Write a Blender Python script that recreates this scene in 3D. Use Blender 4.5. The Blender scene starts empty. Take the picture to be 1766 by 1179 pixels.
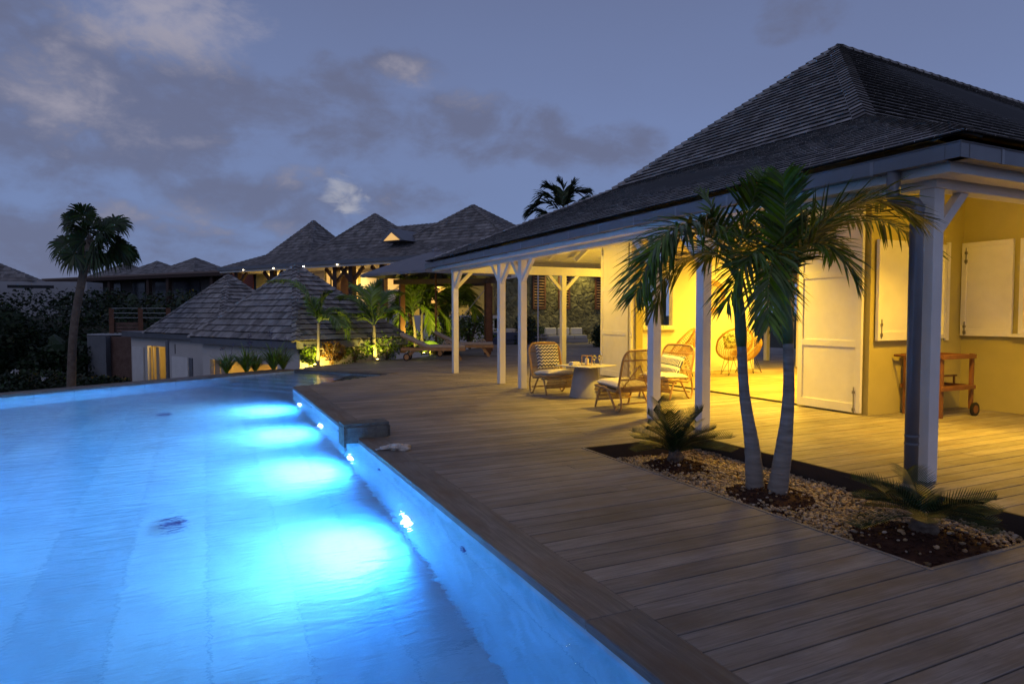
import bpy, math, random
from mathutils import Vector, Matrix, noise
R = math.radians
scene = bpy.context.scene
# ------------------------------------------------------------------ camera
YAW = R(25.4); PITCH = math.atan(46/1121)
cam_d = bpy.data.cameras.new('camera'); cam = bpy.data.objects.new('camera', cam_d)
scene.collection.objects.link(cam); scene.camera = cam
cam.location = (0, 0, 1.5); cam.rotation_euler = (R(90)-PITCH, 0, -YAW)
cam_d.sensor_width = 36; cam_d.lens = 36*1121/1766; cam_d.clip_start = 0.05; cam_d.clip_end = 5000
scene.view_settings.view_transform = 'Standard'; scene.view_settings.look = 'None'
scene.view_settings.exposure = 0.0; scene.view_settings.gamma = 1.0
scene.cycles.max_bounces = 7; scene.cycles.diffuse_bounces = 3; scene.cycles.glossy_bounces = 3
scene.cycles.transmission_bounces = 6; scene.cycles.transparent_max_bounces = 8
scene.cycles.sample_clamp_indirect = 40; scene.cycles.blur_glossy = 0.5
try:
    scene.cycles.use_denoising = True; scene.cycles.denoiser = 'OPENIMAGEDENOISE'
except Exception: pass

# ------------------------------------------------------------------ world: dusk sky with clouds
def azel(px, py):
    u = (px-883)/1121; w = (543.5-py)/1121
    return YAW+math.atan(u), math.atan(w/math.sqrt(1+u*u))
world = bpy.data.worlds.new('World'); scene.world = world; world.use_nodes = True
NT = world.node_tree; NT.nodes.clear()
def wn(t, **k):
    n = NT.nodes.new(t)
    for a, b in k.items(): setattr(n, a, b)
    return n
def wl(a, b): NT.links.new(a, b)
def wm(op, a, b=None, c=None, clamp=False):
    n = wn('ShaderNodeMath', operation=op); n.use_clamp = clamp
    for i, v in enumerate((a, b, c)):
        if v is None: continue
        if isinstance(v, (int, float)): n.inputs[i].default_value = v
        else: wl(v, n.inputs[i])
    return n.outputs[0]
def wmix(f, a, b, blend='MIX'):
    n = wn('ShaderNodeMix', data_type='RGBA', blend_type=blend)
    for s, v in ((n.inputs[0], f), (n.inputs[6], a), (n.inputs[7], b)):
        if isinstance(v, (int, float)): s.default_value = v
        elif isinstance(v, tuple): s.default_value = (*v, 1)
        else: wl(v, s)
    return n.outputs[2]
tc = wn('ShaderNodeTexCoord'); sep = wn('ShaderNodeSeparateXYZ'); wl(tc.outputs['Generated'], sep.inputs[0])
az = wm('ARCTAN2', sep.outputs[0], sep.outputs[1]); el = wm('ARCSINE', sep.outputs[2])
ramp = wn('ShaderNodeValToRGB'); wl(wm('MULTIPLY', el, 1/0.9, clamp=True), ramp.inputs[0])
cr = ramp.color_ramp; cr.elements[0].position = 0; cr.elements[0].color = (.142, .190, .335, 1)
cr.elements[1].position = 1; cr.elements[1].color = (.075, .085, .155, 1)
for p, c in ((.14, (.150, .215, .405)), (.30, (.146, .198, .372)), (.52, (.118, .150, .278))):
    e = cr.elements.new(p); e.color = (*c, 1)
nish = wn('ShaderNodeTexSky', sky_type='NISHITA', sun_disc=False)
nish.sun_elevation = R(1.5); nish.sun_rotation = R(200); nish.altitude = 50
base = wmix(0.06, ramp.outputs[0], wmix(1.0, nish.outputs[0], (.055, .055, .055), 'MULTIPLY'))
mp = wn('ShaderNodeCombineXYZ'); wl(az, mp.inputs[0]); wl(wm('MULTIPLY', el, 1.7), mp.inputs[1])
def wnoise(scale, det, rough, dist=0.0, off=0.0):
    n = wn('ShaderNodeTexNoise'); n.inputs['Scale'].default_value = scale; n.inputs['Detail'].default_value = det
    n.inputs['Roughness'].default_value = rough; n.inputs['Distortion'].default_value = dist
    va = wn('ShaderNodeVectorMath', operation='ADD'); wl(mp.outputs[0], va.inputs[0]); va.inputs[1].default_value = (off, off*.7, off*.3)
    wl(va.outputs[0], n.inputs['Vector']); return n.outputs['Fac']
n1 = wnoise(5.5, 9, .55, .5); n2 = wnoise(16, 7, .6, .2, 3.1); n3 = wnoise(3.2, 5, .5, 0, 7.7)
# (px, py, half width px, half height px, weight) -> direction of a cloud in the sky
n4 = wnoise(22, 6, .55, .4, 12.4)
def cloud(lst, soft, gain, nz=None):
    tot = None
    for px, py, wx, wy, wt in lst:
        a0, e0 = azel(px, py); a1, _ = azel(px+wx, py); _, e1 = azel(px, py-wy)
        da = wm('MULTIPLY', wm('SUBTRACT', az, a0), 1/abs(a1-a0)); de = wm('MULTIPLY', wm('SUBTRACT', el, e0), 1/abs(e1-e0))
        r2 = wm('ADD', wm('MULTIPLY', da, da), wm('MULTIPLY', de, de))
        m = wm('MULTIPLY', wm('SUBTRACT', 1.0, r2, clamp=True), wt)
        tot = m if tot is None else wm('MAXIMUM', tot, m)
    nn = wm('ADD', wm('MULTIPLY', n1, .62), wm('MULTIPLY', n2, .38))
    if nz is not None: nn = nz
    v = wm('ADD', tot, wm('MULTIPLY', wm('SUBTRACT', nn, .5), gain))
    mr = wn('ShaderNodeMapRange', interpolation_type='SMOOTHSTEP'); wl(v, mr.inputs[0])
    mr.inputs[1].default_value = soft[0]; mr.inputs[2].default_value = soft[1]
    return wm('MULTIPLY', mr.outputs[0], wm('MULTIPLY', tot, 5.0, clamp=True))
dark = cloud([(250, 200, 330, 190, .9), (60, 230, 260, 200, .8), (560, 200, 170, 120, .75), (840, 230, 190, 85, .75), (1010, 270, 160, 60, .6),
              (520, 350, 320, 85, .85), (150, 400, 420, 90, .7), (90, 470, 300, 50, .55), (700, 120, 90, 40, .5), (1090, 240, 90, 40, .5), (1380, 40, 180, 60, .38), (30, 40, 300, 140, .6),
              (-500, 200, 600, 220, .8), (2300, 200, 500, 200, .7)], (.18, .85), 3.1)
lite = cloud([(290, 50, 230, 120, 1.0), (130, 180, 170, 130, .8), (400, 250, 120, 60, .5), (430, 60, 130, 90, .7), (250, 230, 160, 70, .55), (715, 130, 80, 45, .48), (830, 180, 90, 45, .45), (90, 260, 110, 60, .45), (300, 380, 330, 60, .6), (520, 310, 130, 45, .7),
              (60, 345, 90, 40, .6), (460, 390, 120, 40, .55), (640, 350, 90, 40, .5)], (.40, 1.25), 3.4)
spotc = cloud([(586, 330, 46, 40, 1.0), (602, 352, 46, 30, .95), (622, 366, 34, 20, .6)], (.36, 1.20), 2.6, n4)
broad = wn('ShaderNodeMapRange'); wl(n3, broad.inputs[0]); broad.inputs[1].default_value = .35; broad.inputs[2].default_value = .8
c1 = wmix(wm('MULTIPLY', broad.outputs[0], .15), base, (.11, .115, .18))
c2 = wmix(wm('MULTIPLY', dark, .68), c1, (.106, .112, .172))
c3 = wmix(wm('MULTIPLY', lite, .70), c2, (.335, .315, .37))
c4 = wmix(wm('MULTIPLY', spotc, .85), c3, (.33, .34, .40))
below = wm('MULTIPLY', wm('SUBTRACT', 0.0, el), 12, clamp=True)
c5 = wmix(below, c4, (.045, .05, .07))
bg = wn('ShaderNodeBackground'); wl(c5, bg.inputs[0]); bg.inputs[1].default_value = 1.2
wo = wn('ShaderNodeOutputWorld'); wl(bg.outputs[0], wo.inputs[0])

# ------------------------------------------------------------------ lights
def light(kind, name, loc, energy, col, rot=None, to=None, **k):
    d = bpy.data.lights.new(name, kind); d.energy = energy; d.color = col
    for a, b in k.items(): setattr(d, a, b)
    o = bpy.data.objects.new(name, d); scene.collection.objects.link(o); o.location = loc
    if to is not None: o.rotation_euler = (Vector(to)-Vector(loc)).to_track_quat('-Z', 'Y').to_euler()
    elif rot: o.rotation_euler = rot
    return o
light('SUN', 'sun', (0, 0, 30), .16, (1, .86, .80), to=(.5, .5, 30-.45), angle=R(25))
WARM = (1, .60, .045); WARM2 = (1, .60, .055)
for (x, y, z, e) in ((10.9, 9.6, 3.6, 330), (12.8, 11.6, 3.5, 260), (13.6, 6.0, 2.9, 300)):
    light('AREA', 'room_lamp', (x, y, z), e, WARM, rot=(0, 0, 0), shape='DISK', size=.7, spread=R(150))
light('POINT', 'unseen_veranda_light', (9.2, 4.8, 2.7), 52, (1, .56, .04), shadow_soft_size=.12)
light('AREA', 'unseen_veranda_light', (8.6, 4.9, 3.15), 105, (1, .54, .03), rot=(0, 0, 0), shape='DISK', size=.3, spread=R(120))  # added downward light for the deck, no fitting
light('AREA', 'unseen_veranda_light', (7.9, 8.6, 3.3), 165, WARM2, rot=(0, 0, 0), shape='DISK', size=.3, spread=R(122))  # added warm light for the deck boards, no fitting
light('POINT', 'unseen_veranda_light', (7.3, 12.6, 2.5), 20, WARM2, shadow_soft_size=.12)  # added light with no fitting, brightens the posts
light('POINT', 'unseen_veranda_light', (10.3, 14.7, 2.45), 75, WARM2, shadow_soft_size=.12)  # added light hidden behind the door leaf, brightens the far ceiling
light('AREA', 'unseen_veranda_light', (7.4, 13.4, 3.3), 80, WARM2, rot=(0, 0, 0), shape='DISK', size=.3)  # added warm light near the left door, no fitting
POOLC = (.028, .30, 1.0)

# ------------------------------------------------------------------ materials
MAT = {}
def mat(name, col, rough=.6, var=0.0, vscale=6, bump=0.0, bscale=40, stretch=(1, 1, 1), island=0.0, metal=0.0, spec=.5,
        emit=None, estr=0.0, col2=None, trans=0.0, ior=1.45, sub=0.0, bdist=.01):
    if name in MAT: return MAT[name]
    m = bpy.data.materials.new(name); m.use_nodes = True; nt = m.node_tree; b = nt.nodes['Principled BSDF']
    b.inputs['Roughness'].default_value = rough; b.inputs['Metallic'].default_value = metal; b.inputs['IOR'].default_value = ior
    b.inputs['Specular IOR Level'].default_value = spec; b.inputs['Transmission Weight'].default_value = trans
    b.inputs['Base Color'].default_value = (*col, 1)
    def N(t): return nt.nodes.new(t)
    t = N('ShaderNodeTexCoord'); mpn = N('ShaderNodeMapping'); nt.links.new(t.outputs['Object'], mpn.inputs[0]); mpn.inputs['Scale'].default_value = stretch
    cur = None
    if var or col2:
        nz = N('ShaderNodeTexNoise'); nz.inputs['Scale'].default_value = vscale; nz.inputs['Detail'].default_value = 7; nz.inputs['Roughness'].default_value = .6
        nt.links.new(mpn.outputs[0], nz.inputs['Vector'])
        rp = N('ShaderNodeValToRGB'); nt.links.new(nz.outputs['Fac'], rp.inputs[0])
        a = col; c = col2 or tuple(min(1, x*(1+var)) for x in col)
        if not col2: a = tuple(x*(1-var) for x in col)
        rp.color_ramp.elements[0].position = .3; rp.color_ramp.elements[0].color = (*a, 1)
        rp.color_ramp.elements[1].position = .7; rp.color_ramp.elements[1].color = (*c, 1)
        cur = rp.outputs[0]
    if island:
        g = N('ShaderNodeNewGeometry'); mr = N('ShaderNodeMapRange'); nt.links.new(g.outputs['Random Per Island'], mr.inputs[0])
        mr.inputs[3].default_value = 1-island; mr.inputs[4].default_value = 1+island
        hs = N('ShaderNodeHueSaturation'); nt.links.new(mr.outputs[0], hs.inputs['Value'])
        wnz = N('ShaderNodeTexWhiteNoise'); wnz.noise_dimensions = '1D'; nt.links.new(g.outputs['Random Per Island'], wnz.inputs['W'])
        mr2 = N('ShaderNodeMapRange'); nt.links.new(wnz.outputs['Value'], mr2.inputs[0]); mr2.inputs[3].default_value = 1-island*.8; mr2.inputs[4].default_value = 1+island*.8
        nt.links.new(mr2.outputs[0], hs.inputs['Saturation'])
        if cur: nt.links.new(cur, hs.inputs['Color'])
        else: hs.inputs['Color'].default_value = (*col, 1)
        cur = hs.outputs[0]
    if cur: nt.links.new(cur, b.inputs['Base Color'])
    if bump:
        nb = N('ShaderNodeTexNoise'); nb.inputs['Scale'].default_value = bscale; nb.inputs['Detail'].default_value = 6
        nt.links.new(mpn.outputs[0], nb.inputs['Vector'])
        bp = N('ShaderNodeBump'); bp.inputs['Strength'].default_value = bump; bp.inputs['Distance'].default_value = bdist
        nt.links.new(nb.outputs['Fac'], bp.inputs['Height']); nt.links.new(bp.outputs[0], b.inputs['Normal'])
    if emit: b.inputs['Emission Color'].default_value = (*emit, 1); b.inputs['Emission Strength'].default_value = estr
    MAT[name] = m; return m

def wood_deck(name, ca, cb, cc, along='X'):
    m = bpy.data.materials.new(name); m.use_nodes = True; nt = m.node_tree; b = nt.nodes['Principled BSDF']
    N = lambda t: nt.nodes.new(t); L = nt.links.new
    t = N('ShaderNodeTexCoord'); g = N('ShaderNodeNewGeometry')
    sc = (1.0, 22, 22) if along == 'X' else (22, 1.0, 22)
    wv = N('ShaderNodeCombineXYZ'); ml = N('ShaderNodeMath'); ml.operation = 'MULTIPLY'; ml.inputs[1].default_value = 60
    L(g.outputs['Random Per Island'], ml.inputs[0]); L(ml.outputs[0], wv.inputs[0]); L(ml.outputs[0], wv.inputs[1])
    ad = N('ShaderNodeVectorMath'); ad.operation = 'ADD'; L(t.outputs['Object'], ad.inputs[0]); L(wv.outputs[0], ad.inputs[1])
    mpn = N('ShaderNodeMapping'); L(ad.outputs[0], mpn.inputs[0]); mpn.inputs['Scale'].default_value = sc
    g1 = N('ShaderNodeTexNoise'); g1.inputs['Scale'].default_value = 2.2; g1.inputs['Detail'].default_value = 9; g1.inputs['Roughness'].default_value = .68; g1.inputs['Distortion'].default_value = .9
    L(mpn.outputs[0], g1.inputs['Vector'])
    mp2 = N('ShaderNodeMapping'); L(ad.outputs[0], mp2.inputs[0]); mp2.inputs['Scale'].default_value = (1.2, 5, 5) if along == 'X' else (5, 1.2, 5)
    g2 = N('ShaderNodeTexNoise'); g2.inputs['Scale'].default_value = 1.4; g2.inputs['Detail'].default_value = 5; L(mp2.outputs[0], g2.inputs['Vector'])
    r1 = N('ShaderNodeValToRGB'); L(g1.outputs['Fac'], r1.inputs[0])
    e = r1.color_ramp.elements; e[0].position = .28; e[0].color = (*ca, 1); e[1].position = .72; e[1].color = (*cb, 1)
    r2 = N('ShaderNodeMapRange'); L(g2.outputs['Fac'], r2.inputs[0]); r2.inputs[1].default_value = .46; r2.inputs[2].default_value = .70
    mx = N('ShaderNodeMix'); mx.data_type = 'RGBA'; L(r2.outputs[0], mx.inputs[0]); L(r1.outputs[0], mx.inputs[6]); mx.inputs[7].default_value = (*cc, 1)
    hs = N('ShaderNodeHueSaturation'); L(mx.outputs[2], hs.inputs['Color'])
    mr = N('ShaderNodeMapRange'); L(g.outputs['Random Per Island'], mr.inputs[0]); mr.inputs[3].default_value = .80; mr.inputs[4].default_value = 1.15
    g3 = N('ShaderNodeTexNoise'); g3.inputs['Scale'].default_value = .9; g3.inputs['Detail'].default_value = 6; g3.inputs['Roughness'].default_value = .65; L(t.outputs['Object'], g3.inputs['Vector'])
    r3 = N('ShaderNodeMapRange'); L(g3.outputs['Fac'], r3.inputs[0]); r3.inputs[1].default_value = .35; r3.inputs[2].default_value = .65; r3.inputs[3].default_value = .78; r3.inputs[4].default_value = 1.10
    m3 = N('ShaderNodeMath'); m3.operation = 'MULTIPLY'; L(mr.outputs[0], m3.inputs[0]); L(r3.outputs[0], m3.inputs[1]); L(m3.outputs[0], hs.inputs['Value'])
    L(hs.outputs[0], b.inputs['Base Color'])
    b.inputs['Roughness'].default_value = .62; b.inputs['Specular IOR Level'].default_value = .28
    bp = N('ShaderNodeBump'); bp.inputs['Strength'].default_value = .45; bp.inputs['Distance'].default_value = .004; L(g1.outputs['Fac'], bp.inputs['Height']); L(bp.outputs[0], b.inputs['Normal'])
    return m
M_deck = wood_deck('weathered_deck_wood', (.165, .147, .130), (.37, .342, .315), (.22, .18, .142))
M_cop = wood_deck('coping_wood', (.13, .118, .106), (.27, .25, .225), (.165, .125, .095), 'Y')
M_white = mat('white_paint', (.76, .75, .73), .45, var=.07, vscale=2.2, bump=.05, bscale=60)
M_wall = mat('ochre_render', (.47, .41, .14), .85, var=.06, vscale=2, bump=.25, bscale=90)
M_wallin = mat('cream_plaster', (.80, .77, .66), .8, var=.03, vscale=2, bump=.1, bscale=60)
M_gut = mat('grey_zinc', (.17, .18, .205), .42, var=.10, vscale=3, metal=.25, bump=.05, bscale=20)
M_gutl = mat('grey_zinc_joint', (.24, .25, .27), .4, metal=.25)
M_shin = mat('cedar_shingle', (.19, .175, .165), .75, col2=(.38, .36, .345), vscale=3.5, island=.42, bump=.4, bscale=30, bdist=.006)
M_edgeshade = mat('shingle_edge_shade', (.035, .032, .030), .9)  # shade of the course gaps put into colour, with weathered butt ends
M_under = mat('dark_underlay', (.03, .03, .03), .9)
M_shind = mat('dark_shingle', (.14, .13, .125), .8, col2=(.28, .265, .255), vscale=2.5, island=.35, bump=.4, bscale=20)
M_ceil = mat('white_boards', (.66, .64, .58), .6, var=.04, vscale=2)
M_rattan = mat('rattan', (.42, .25, .10), .42, var=.22, vscale=9)
M_rattan2 = mat('rattan_weave', (.50, .31, .11), .55, var=.25, vscale=14, bump=.3, bscale=60)
M_cush = mat('cream_fabric', (.66, .63, .56), .9, var=.05, vscale=8, bump=.2, bscale=120)
M_teak = mat('teak', (.20, .085, .03), .45, var=.25, vscale=5, stretch=(1, 1, 1), bump=.1, bscale=30)
M_teakl = mat('weathered_teak', (.34, .20, .10), .55, var=.2, vscale=5)
M_brown = mat('brown_timber', (.13, .055, .028), .6, var=.25, vscale=5)
M_mat = mat('taupe_fabric', (.36, .31, .29), .9, var=.08, vscale=10, bump=.2, bscale=100)
M_conc = mat('grey_concrete', (.30, .29, .29), .7, var=.08, vscale=6, bump=.1, bscale=50)
M_top = mat('stone_top', (.50, .48, .44), .35, var=.05, vscale=12)
M_metal = mat('brushed_steel', (.35, .34, .32), .35, metal=.9)
M_black = mat('black_metal', (.02, .02, .022), .4, metal=.3)
M_leafp = mat('palm_leaf', (.045, .092, .012), .45, col2=(.145, .225, .034), vscale=6, island=.45, spec=.5)
M_leaffan = mat('fan_palm_leaf', (.02, .04, .014), .5, col2=(.05, .08, .026), vscale=3, island=.4)
M_leafl = mat('bright_leaf', (.10, .18, .025), .45, col2=(.18, .28, .045), vscale=6, island=.4)
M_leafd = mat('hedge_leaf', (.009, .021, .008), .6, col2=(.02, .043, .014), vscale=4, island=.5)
M_leafc = mat('cycad_leaf', (.010, .038, .012), .4, col2=(.022, .068, .02), vscale=8, island=.35)
M_leafv = mat('philodendron_leaf', (.12, .27, .03), .35, col2=(.18, .34, .045), vscale=10, island=.2)
M_red = mat('croton_leaf', (.20, .05, .02), .45, col2=(.30, .22, .03), vscale=5, island=.5)
M_trunk = mat('grey_palm_bark', (.15, .13, .115), .8, col2=(.34, .315, .285), vscale=3, stretch=(1, 1, 7), bump=.8, bscale=9, bdist=.012)
M_shaft = mat('green_crownshaft', (.06, .115, .045), .45, col2=(.11, .17, .07), vscale=5)
M_rachis = mat('palm_rachis', (.12, .17, .04), .45)
M_trunkd = mat('brown_palm_bark', (.12, .09, .07), .9, col2=(.20, .165, .135), vscale=7, bump=.8, bscale=20, bdist=.03)
M_soil = mat('red_brown_soil', (.035, .014, .009), .95, col2=(.085, .035, .02), vscale=14, bump=.8, bscale=35, bdist=.02)
M_peb = mat('pebbles', (.30, .20, .12), .55, col2=(.50, .40, .28), vscale=12, island=.55)
M_ground = mat('dark_ground', (.03, .035, .02), .95, col2=(.06, .055, .035), vscale=.3, bump=.5, bscale=4)
M_dwood = mat('dark_planter_board', (.045, .032, .025), .6, var=.2, vscale=6, bump=.2, bscale=30)
M_jet = mat('dark_blue_fitting', (.02, .05, .22), .4)
M_pale = mat('pale_render', (.60, .58, .56), .85, var=.05, vscale=1.5, bump=.2, bscale=50)
M_brickw = mat('red_brown_masonry', (.10, .058, .045), .9, col2=(.17, .11, .09), vscale=3, bump=.8, bscale=12, bdist=.03)
M_gwall = mat('blue_grey_render', (.12, .135, .15), .85, col2=(.17, .18, .195), vscale=2, bump=.3, bscale=20)
M_blue = mat('navy_fabric', (.07, .09, .17), .9, var=.08, vscale=8)
M_gfab = mat('light_grey_fabric', (.40, .40, .40), .9, var=.05, vscale=8)
M_para = mat('grey_canvas', (.24, .24, .265), .85, var=.06, vscale=3, bump=.1, bscale=80)
M_stone = None
E_WARM = (1, .66, .20)
M_lit = mat('lit_interior', (.75, .62, .35), .9, var=.1, vscale=2)
M_bulb = mat('glowing_bulb', (1, .9, .6), .5, emit=(1, .82, .5), estr=14)
M_bulby = mat('glowing_spot_lens', (1, .9, .6), .5, emit=(1, .75, .2), estr=30)
M_poollens = mat('pool_light_lens', (.8, .9, 1), .3, emit=(.75, .9, 1), estr=26)
M_coral = mat('pale_coral_rock', (.70, .62, .55), .9, col2=(.85, .78, .70), vscale=20, bump=1, bscale=50, bdist=.02)
M_oldw = mat('mossy_grey_wood', (.085, .085, .075), .8, col2=(.19, .19, .17), vscale=9, stretch=(1, 1, 3), bump=.6, bscale=30)
M_sail = mat('pale_awning', (.55, .56, .62), .8)

# ------------------------------------------------------------------ mesh helpers
class MB:
    def __init__(s): s.v = []; s.f = []; s.sm = False
    def quadf(s, *p):
        n = len(s.v); s.v += [tuple(q) for q in p]; s.f.append(tuple(range(n, n+len(p)))); return s
    def box(s, x0, y0, z0, x1, y1, z1):
        n = len(s.v)
        s.v += [(x0, y0, z0), (x1, y0, z0), (x1, y1, z0), (x0, y1, z0), (x0, y0, z1), (x1, y0, z1), (x1, y1, z1), (x0, y1, z1)]
        s.f += [(n, n+3, n+2, n+1), (n+4, n+5, n+6, n+7), (n, n+1, n+5, n+4), (n+1, n+2, n+6, n+5), (n+2, n+3, n+7, n+6), (n+3, n, n+4, n+7)]; return s
    def hexa(s, P):   # 4 bottom + 4 top points
        n = len(s.v); s.v += [tuple(p) for p in P]
        s.f += [(n, n+3, n+2, n+1), (n+4, n+5, n+6, n+7), (n, n+1, n+5, n+4), (n+1, n+2, n+6, n+5), (n+2, n+3, n+7, n+6), (n+3, n, n+4, n+7)]; return s
    def beam(s, a, b, w, h, up=(0, 0, 1)):
        a = Vector(a); b = Vector(b); d = (b-a).normalized(); up = Vector(up)
        sd = d.cross(up)
        if sd.length < 1e-4: sd = d.cross(Vector((1, 0, 0)))
        sd.normalize(); u = sd.cross(d).normalized(); sd *= w/2; u *= h/2
        return s.hexa([a-sd-u, a+sd-u, b+sd-u, b-sd-u, a-sd+u, a+sd+u, b+sd+u, b-sd+u])
    def tube(s, pts, r, n=8, cap=True):
        pts = [Vector(p) for p in pts]; m = len(pts); base = len(s.v)
        rr = r if isinstance(r, (list, tuple)) else [r]*m
        ref = Vector((0, 0, 1)); prev = None
        for i, p in enumerate(pts):
            d = (pts[min(i+1, m-1)]-pts[max(i-1, 0)])
            d = d.normalized() if d.length > 1e-9 else Vector((0, 0, 1))
            if prev is None:
                a = d.cross(ref)
                if a.length < .1: a = d.cross(Vector((1, 0, 0)))
            else: a = prev-d*prev.dot(d)
            a.normalize(); prev = a; b = d.cross(a)
            for k in range(n):
                t = 2*math.pi*k/n; s.v.append(tuple(p+(a*math.cos(t)+b*math.sin(t))*rr[i]))
        for i in range(m-1):
            for k in range(n):
                k2 = (k+1) % n; s.f.append((base+i*n+k, base+i*n+k2, base+(i+1)*n+k2, base+(i+1)*n+k))
        if cap:
            s.f.append(tuple(base+k for k in reversed(range(n)))); s.f.append(tuple(base+(m-1)*n+k for k in range(n)))
        return s
    def lathe(s, prof, c=(0, 0, 0), n=24):
        base = len(s.v); m = len(prof)
        for r, z in prof:
            for k in range(n):
                t = 2*math.pi*k/n; s.v.append((c[0]+r*math.cos(t), c[1]+r*math.sin(t), c[2]+z))
        for i in range(m-1):
            for k in range(n):
                k2 = (k+1) % n; s.f.append((base+i*n+k, base+i*n+k2, base+(i+1)*n+k2, base+(i+1)*n+k))
        s.f.append(tuple(base+k for k in reversed(range(n)))); s.f.append(tuple(base+(m-1)*n+k for k in range(n)))
        return s
    def blob(s, c, r, seed=0, amp=.15, nu=14, nv=9, sq=1.0):
        base = len(s.v); rx, ry, rz = r
        def pw(x): return math.copysign(abs(x)**sq, x)
        for j in range(nv+1):
            ph = math.pi*j/nv-math.pi/2
            for i in range(nu):
                th = 2*math.pi*i/nu
                d = Vector((pw(math.cos(ph))*pw(math.cos(th)), pw(math.cos(ph))*pw(math.sin(th)), pw(math.sin(ph))))
                k = 1+amp*noise.noise(d*1.7+Vector((seed*3.1, seed, 0)))*2 if amp else 1
                s.v.append((c[0]+d.x*rx*k, c[1]+d.y*ry*k, c[2]+d.z*rz*k))
        for j in range(nv):
            for i in range(nu):
                i2 = (i+1) % nu; s.f.append((base+j*nu+i, base+j*nu+i2, base+(j+1)*nu+i2, base+(j+1)*nu+i))
        return s
    def xf(s, M, start=0):
        s.v[start:] = [tuple(M @ Vector(p)) for p in s.v[start:]]; return s
    def build(s, name, m, parent=None, smooth=False, bevel=0, loc=None, rotz=0):
        me = bpy.data.meshes.new(name); me.from_pydata(s.v, [], s.f); me.materials.append(m)
        if smooth: me.polygons.foreach_set('use_smooth', [True]*len(me.polygons))
        me.update(); o = bpy.data.objects.new(name, me); scene.collection.objects.link(o)
        if parent: o.parent = parent
        if loc: o.location = loc
        if rotz: o.rotation_euler.z = rotz
        if bevel:
            b = o.modifiers.new('b', 'BEVEL'); b.width = bevel; b.segments = 2; b.limit_method = 'ANGLE'
        return o
def tag(o, label=None, cat=None, group=None, kind=None):
    if label: o['label'] = label
    if cat: o['category'] = cat
    if group: o['group'] = group
    if kind: o['kind'] = kind
    return o
def thing(name, label, cat, loc=(0, 0, 0), rz=0, group=None):
    o = bpy.data.objects.new(name, None); scene.collection.objects.link(o); o.location = loc; o.rotation_euler.z = rz
    o.empty_display_size = .2; return tag(o, label, cat, group)
def copy_tree(o, parent=None):
    c = o.copy(); scene.collection.objects.link(c)
    if parent: c.parent = parent
    for ch in list(o.children): copy_tree(ch, c)
    return c
def V(*a): return Vector(a)
def lerp(a, b, t): return a+(b-a)*t
def bez(p0, p1, p2, n):
    p0, p1, p2 = Vector(p0), Vector(p1), Vector(p2)
    return [p0*(1-t)**2+p1*2*t*(1-t)+p2*t*t for t in [i/n for i in range(n+1)]]
def spline(pts, n=6):
    P = [Vector(p) for p in pts]; out = []
    for i in range(len(P)-1):
        a = P[max(i-1, 0)]; b = P[i]; c = P[i+1]; d = P[min(i+2, len(P)-1)]
        for k in range(n):
            t = k/n; out.append(.5*((2*b)+(c-a)*t+(2*a-5*b+4*c-d)*t*t+(3*b-a-3*c+d)*t**3))
    out.append(P[-1]); return out

def shingles(mb, A, B, C, D, expo, wid, th, seed=0, jit=.012, dk=None):
    """individual shingles on the quad A-B (bottom) / D-C (top)"""
    A, B, C, D = map(Vector, (A, B, C, D)); rnd = random.Random(seed)
    n = (B-A).cross(D-A)
    if n.z < 0: n = -n
    n.normalize(); along = (B-A).normalized(); upv = n.cross(along)
    if upv.z < 0: upv = -upv
    H = (D-A).dot(upv); rows = max(1, int(round(H/expo))); ex = H/rows
    for i in range(rows):
        t = i/rows; L = lerp(A, D, t); Rr = lerp(B, C, t); W = (Rr-L).length
        L2 = lerp(A, D, (i+1)/rows); R2 = lerp(B, C, (i+1)/rows)
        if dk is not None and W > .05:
            u_ = upv*.028; dk.quadf(L+u_, Rr+u_, Rr+u_+n*(th*.86), L+u_+n*(th*.86))  # dark strip standing in for the shadow under each course
        x = 0.0; first = True
        while x < W-.01:
            w = wid*rnd.uniform(.65, 1.35); x1 = min(W, x+w)
            if W-x1 < wid*.3: x1 = W
            u0 = x/W; u1 = x1/W; g = .004/W
            dz = rnd.uniform(0, jit); dn = -upv*rnd.uniform(0, jit*1.2)
            p0 = lerp(L, Rr, u0+g)+dn; p1 = lerp(L, Rr, u1-g)+dn
            q0 = p0+upv*(ex*1.04); q1 = p1+upv*(ex*1.04)
            if u0 < .001: q0 = lerp(L2, R2, 0)
            if u1 > .999: q1 = lerp(L2, R2, 1)
            lo = n*(th*.35); l2 = n*.001; hb = n*(th+dz); ht = n*(.004+dz*.3)
            mb.hexa([p0+lo, p1+lo, q1+l2, q0+l2, p0+hb, p1+hb, q1+ht, q0+ht])
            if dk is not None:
                o_ = -upv*.0015; dk.quadf(p0+lo+o_, p1+lo+o_, p1+hb*.9+o_, p0+hb*.9+o_)  # dark butt face, weathering plus painted course shadow
            x = x1
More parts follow.
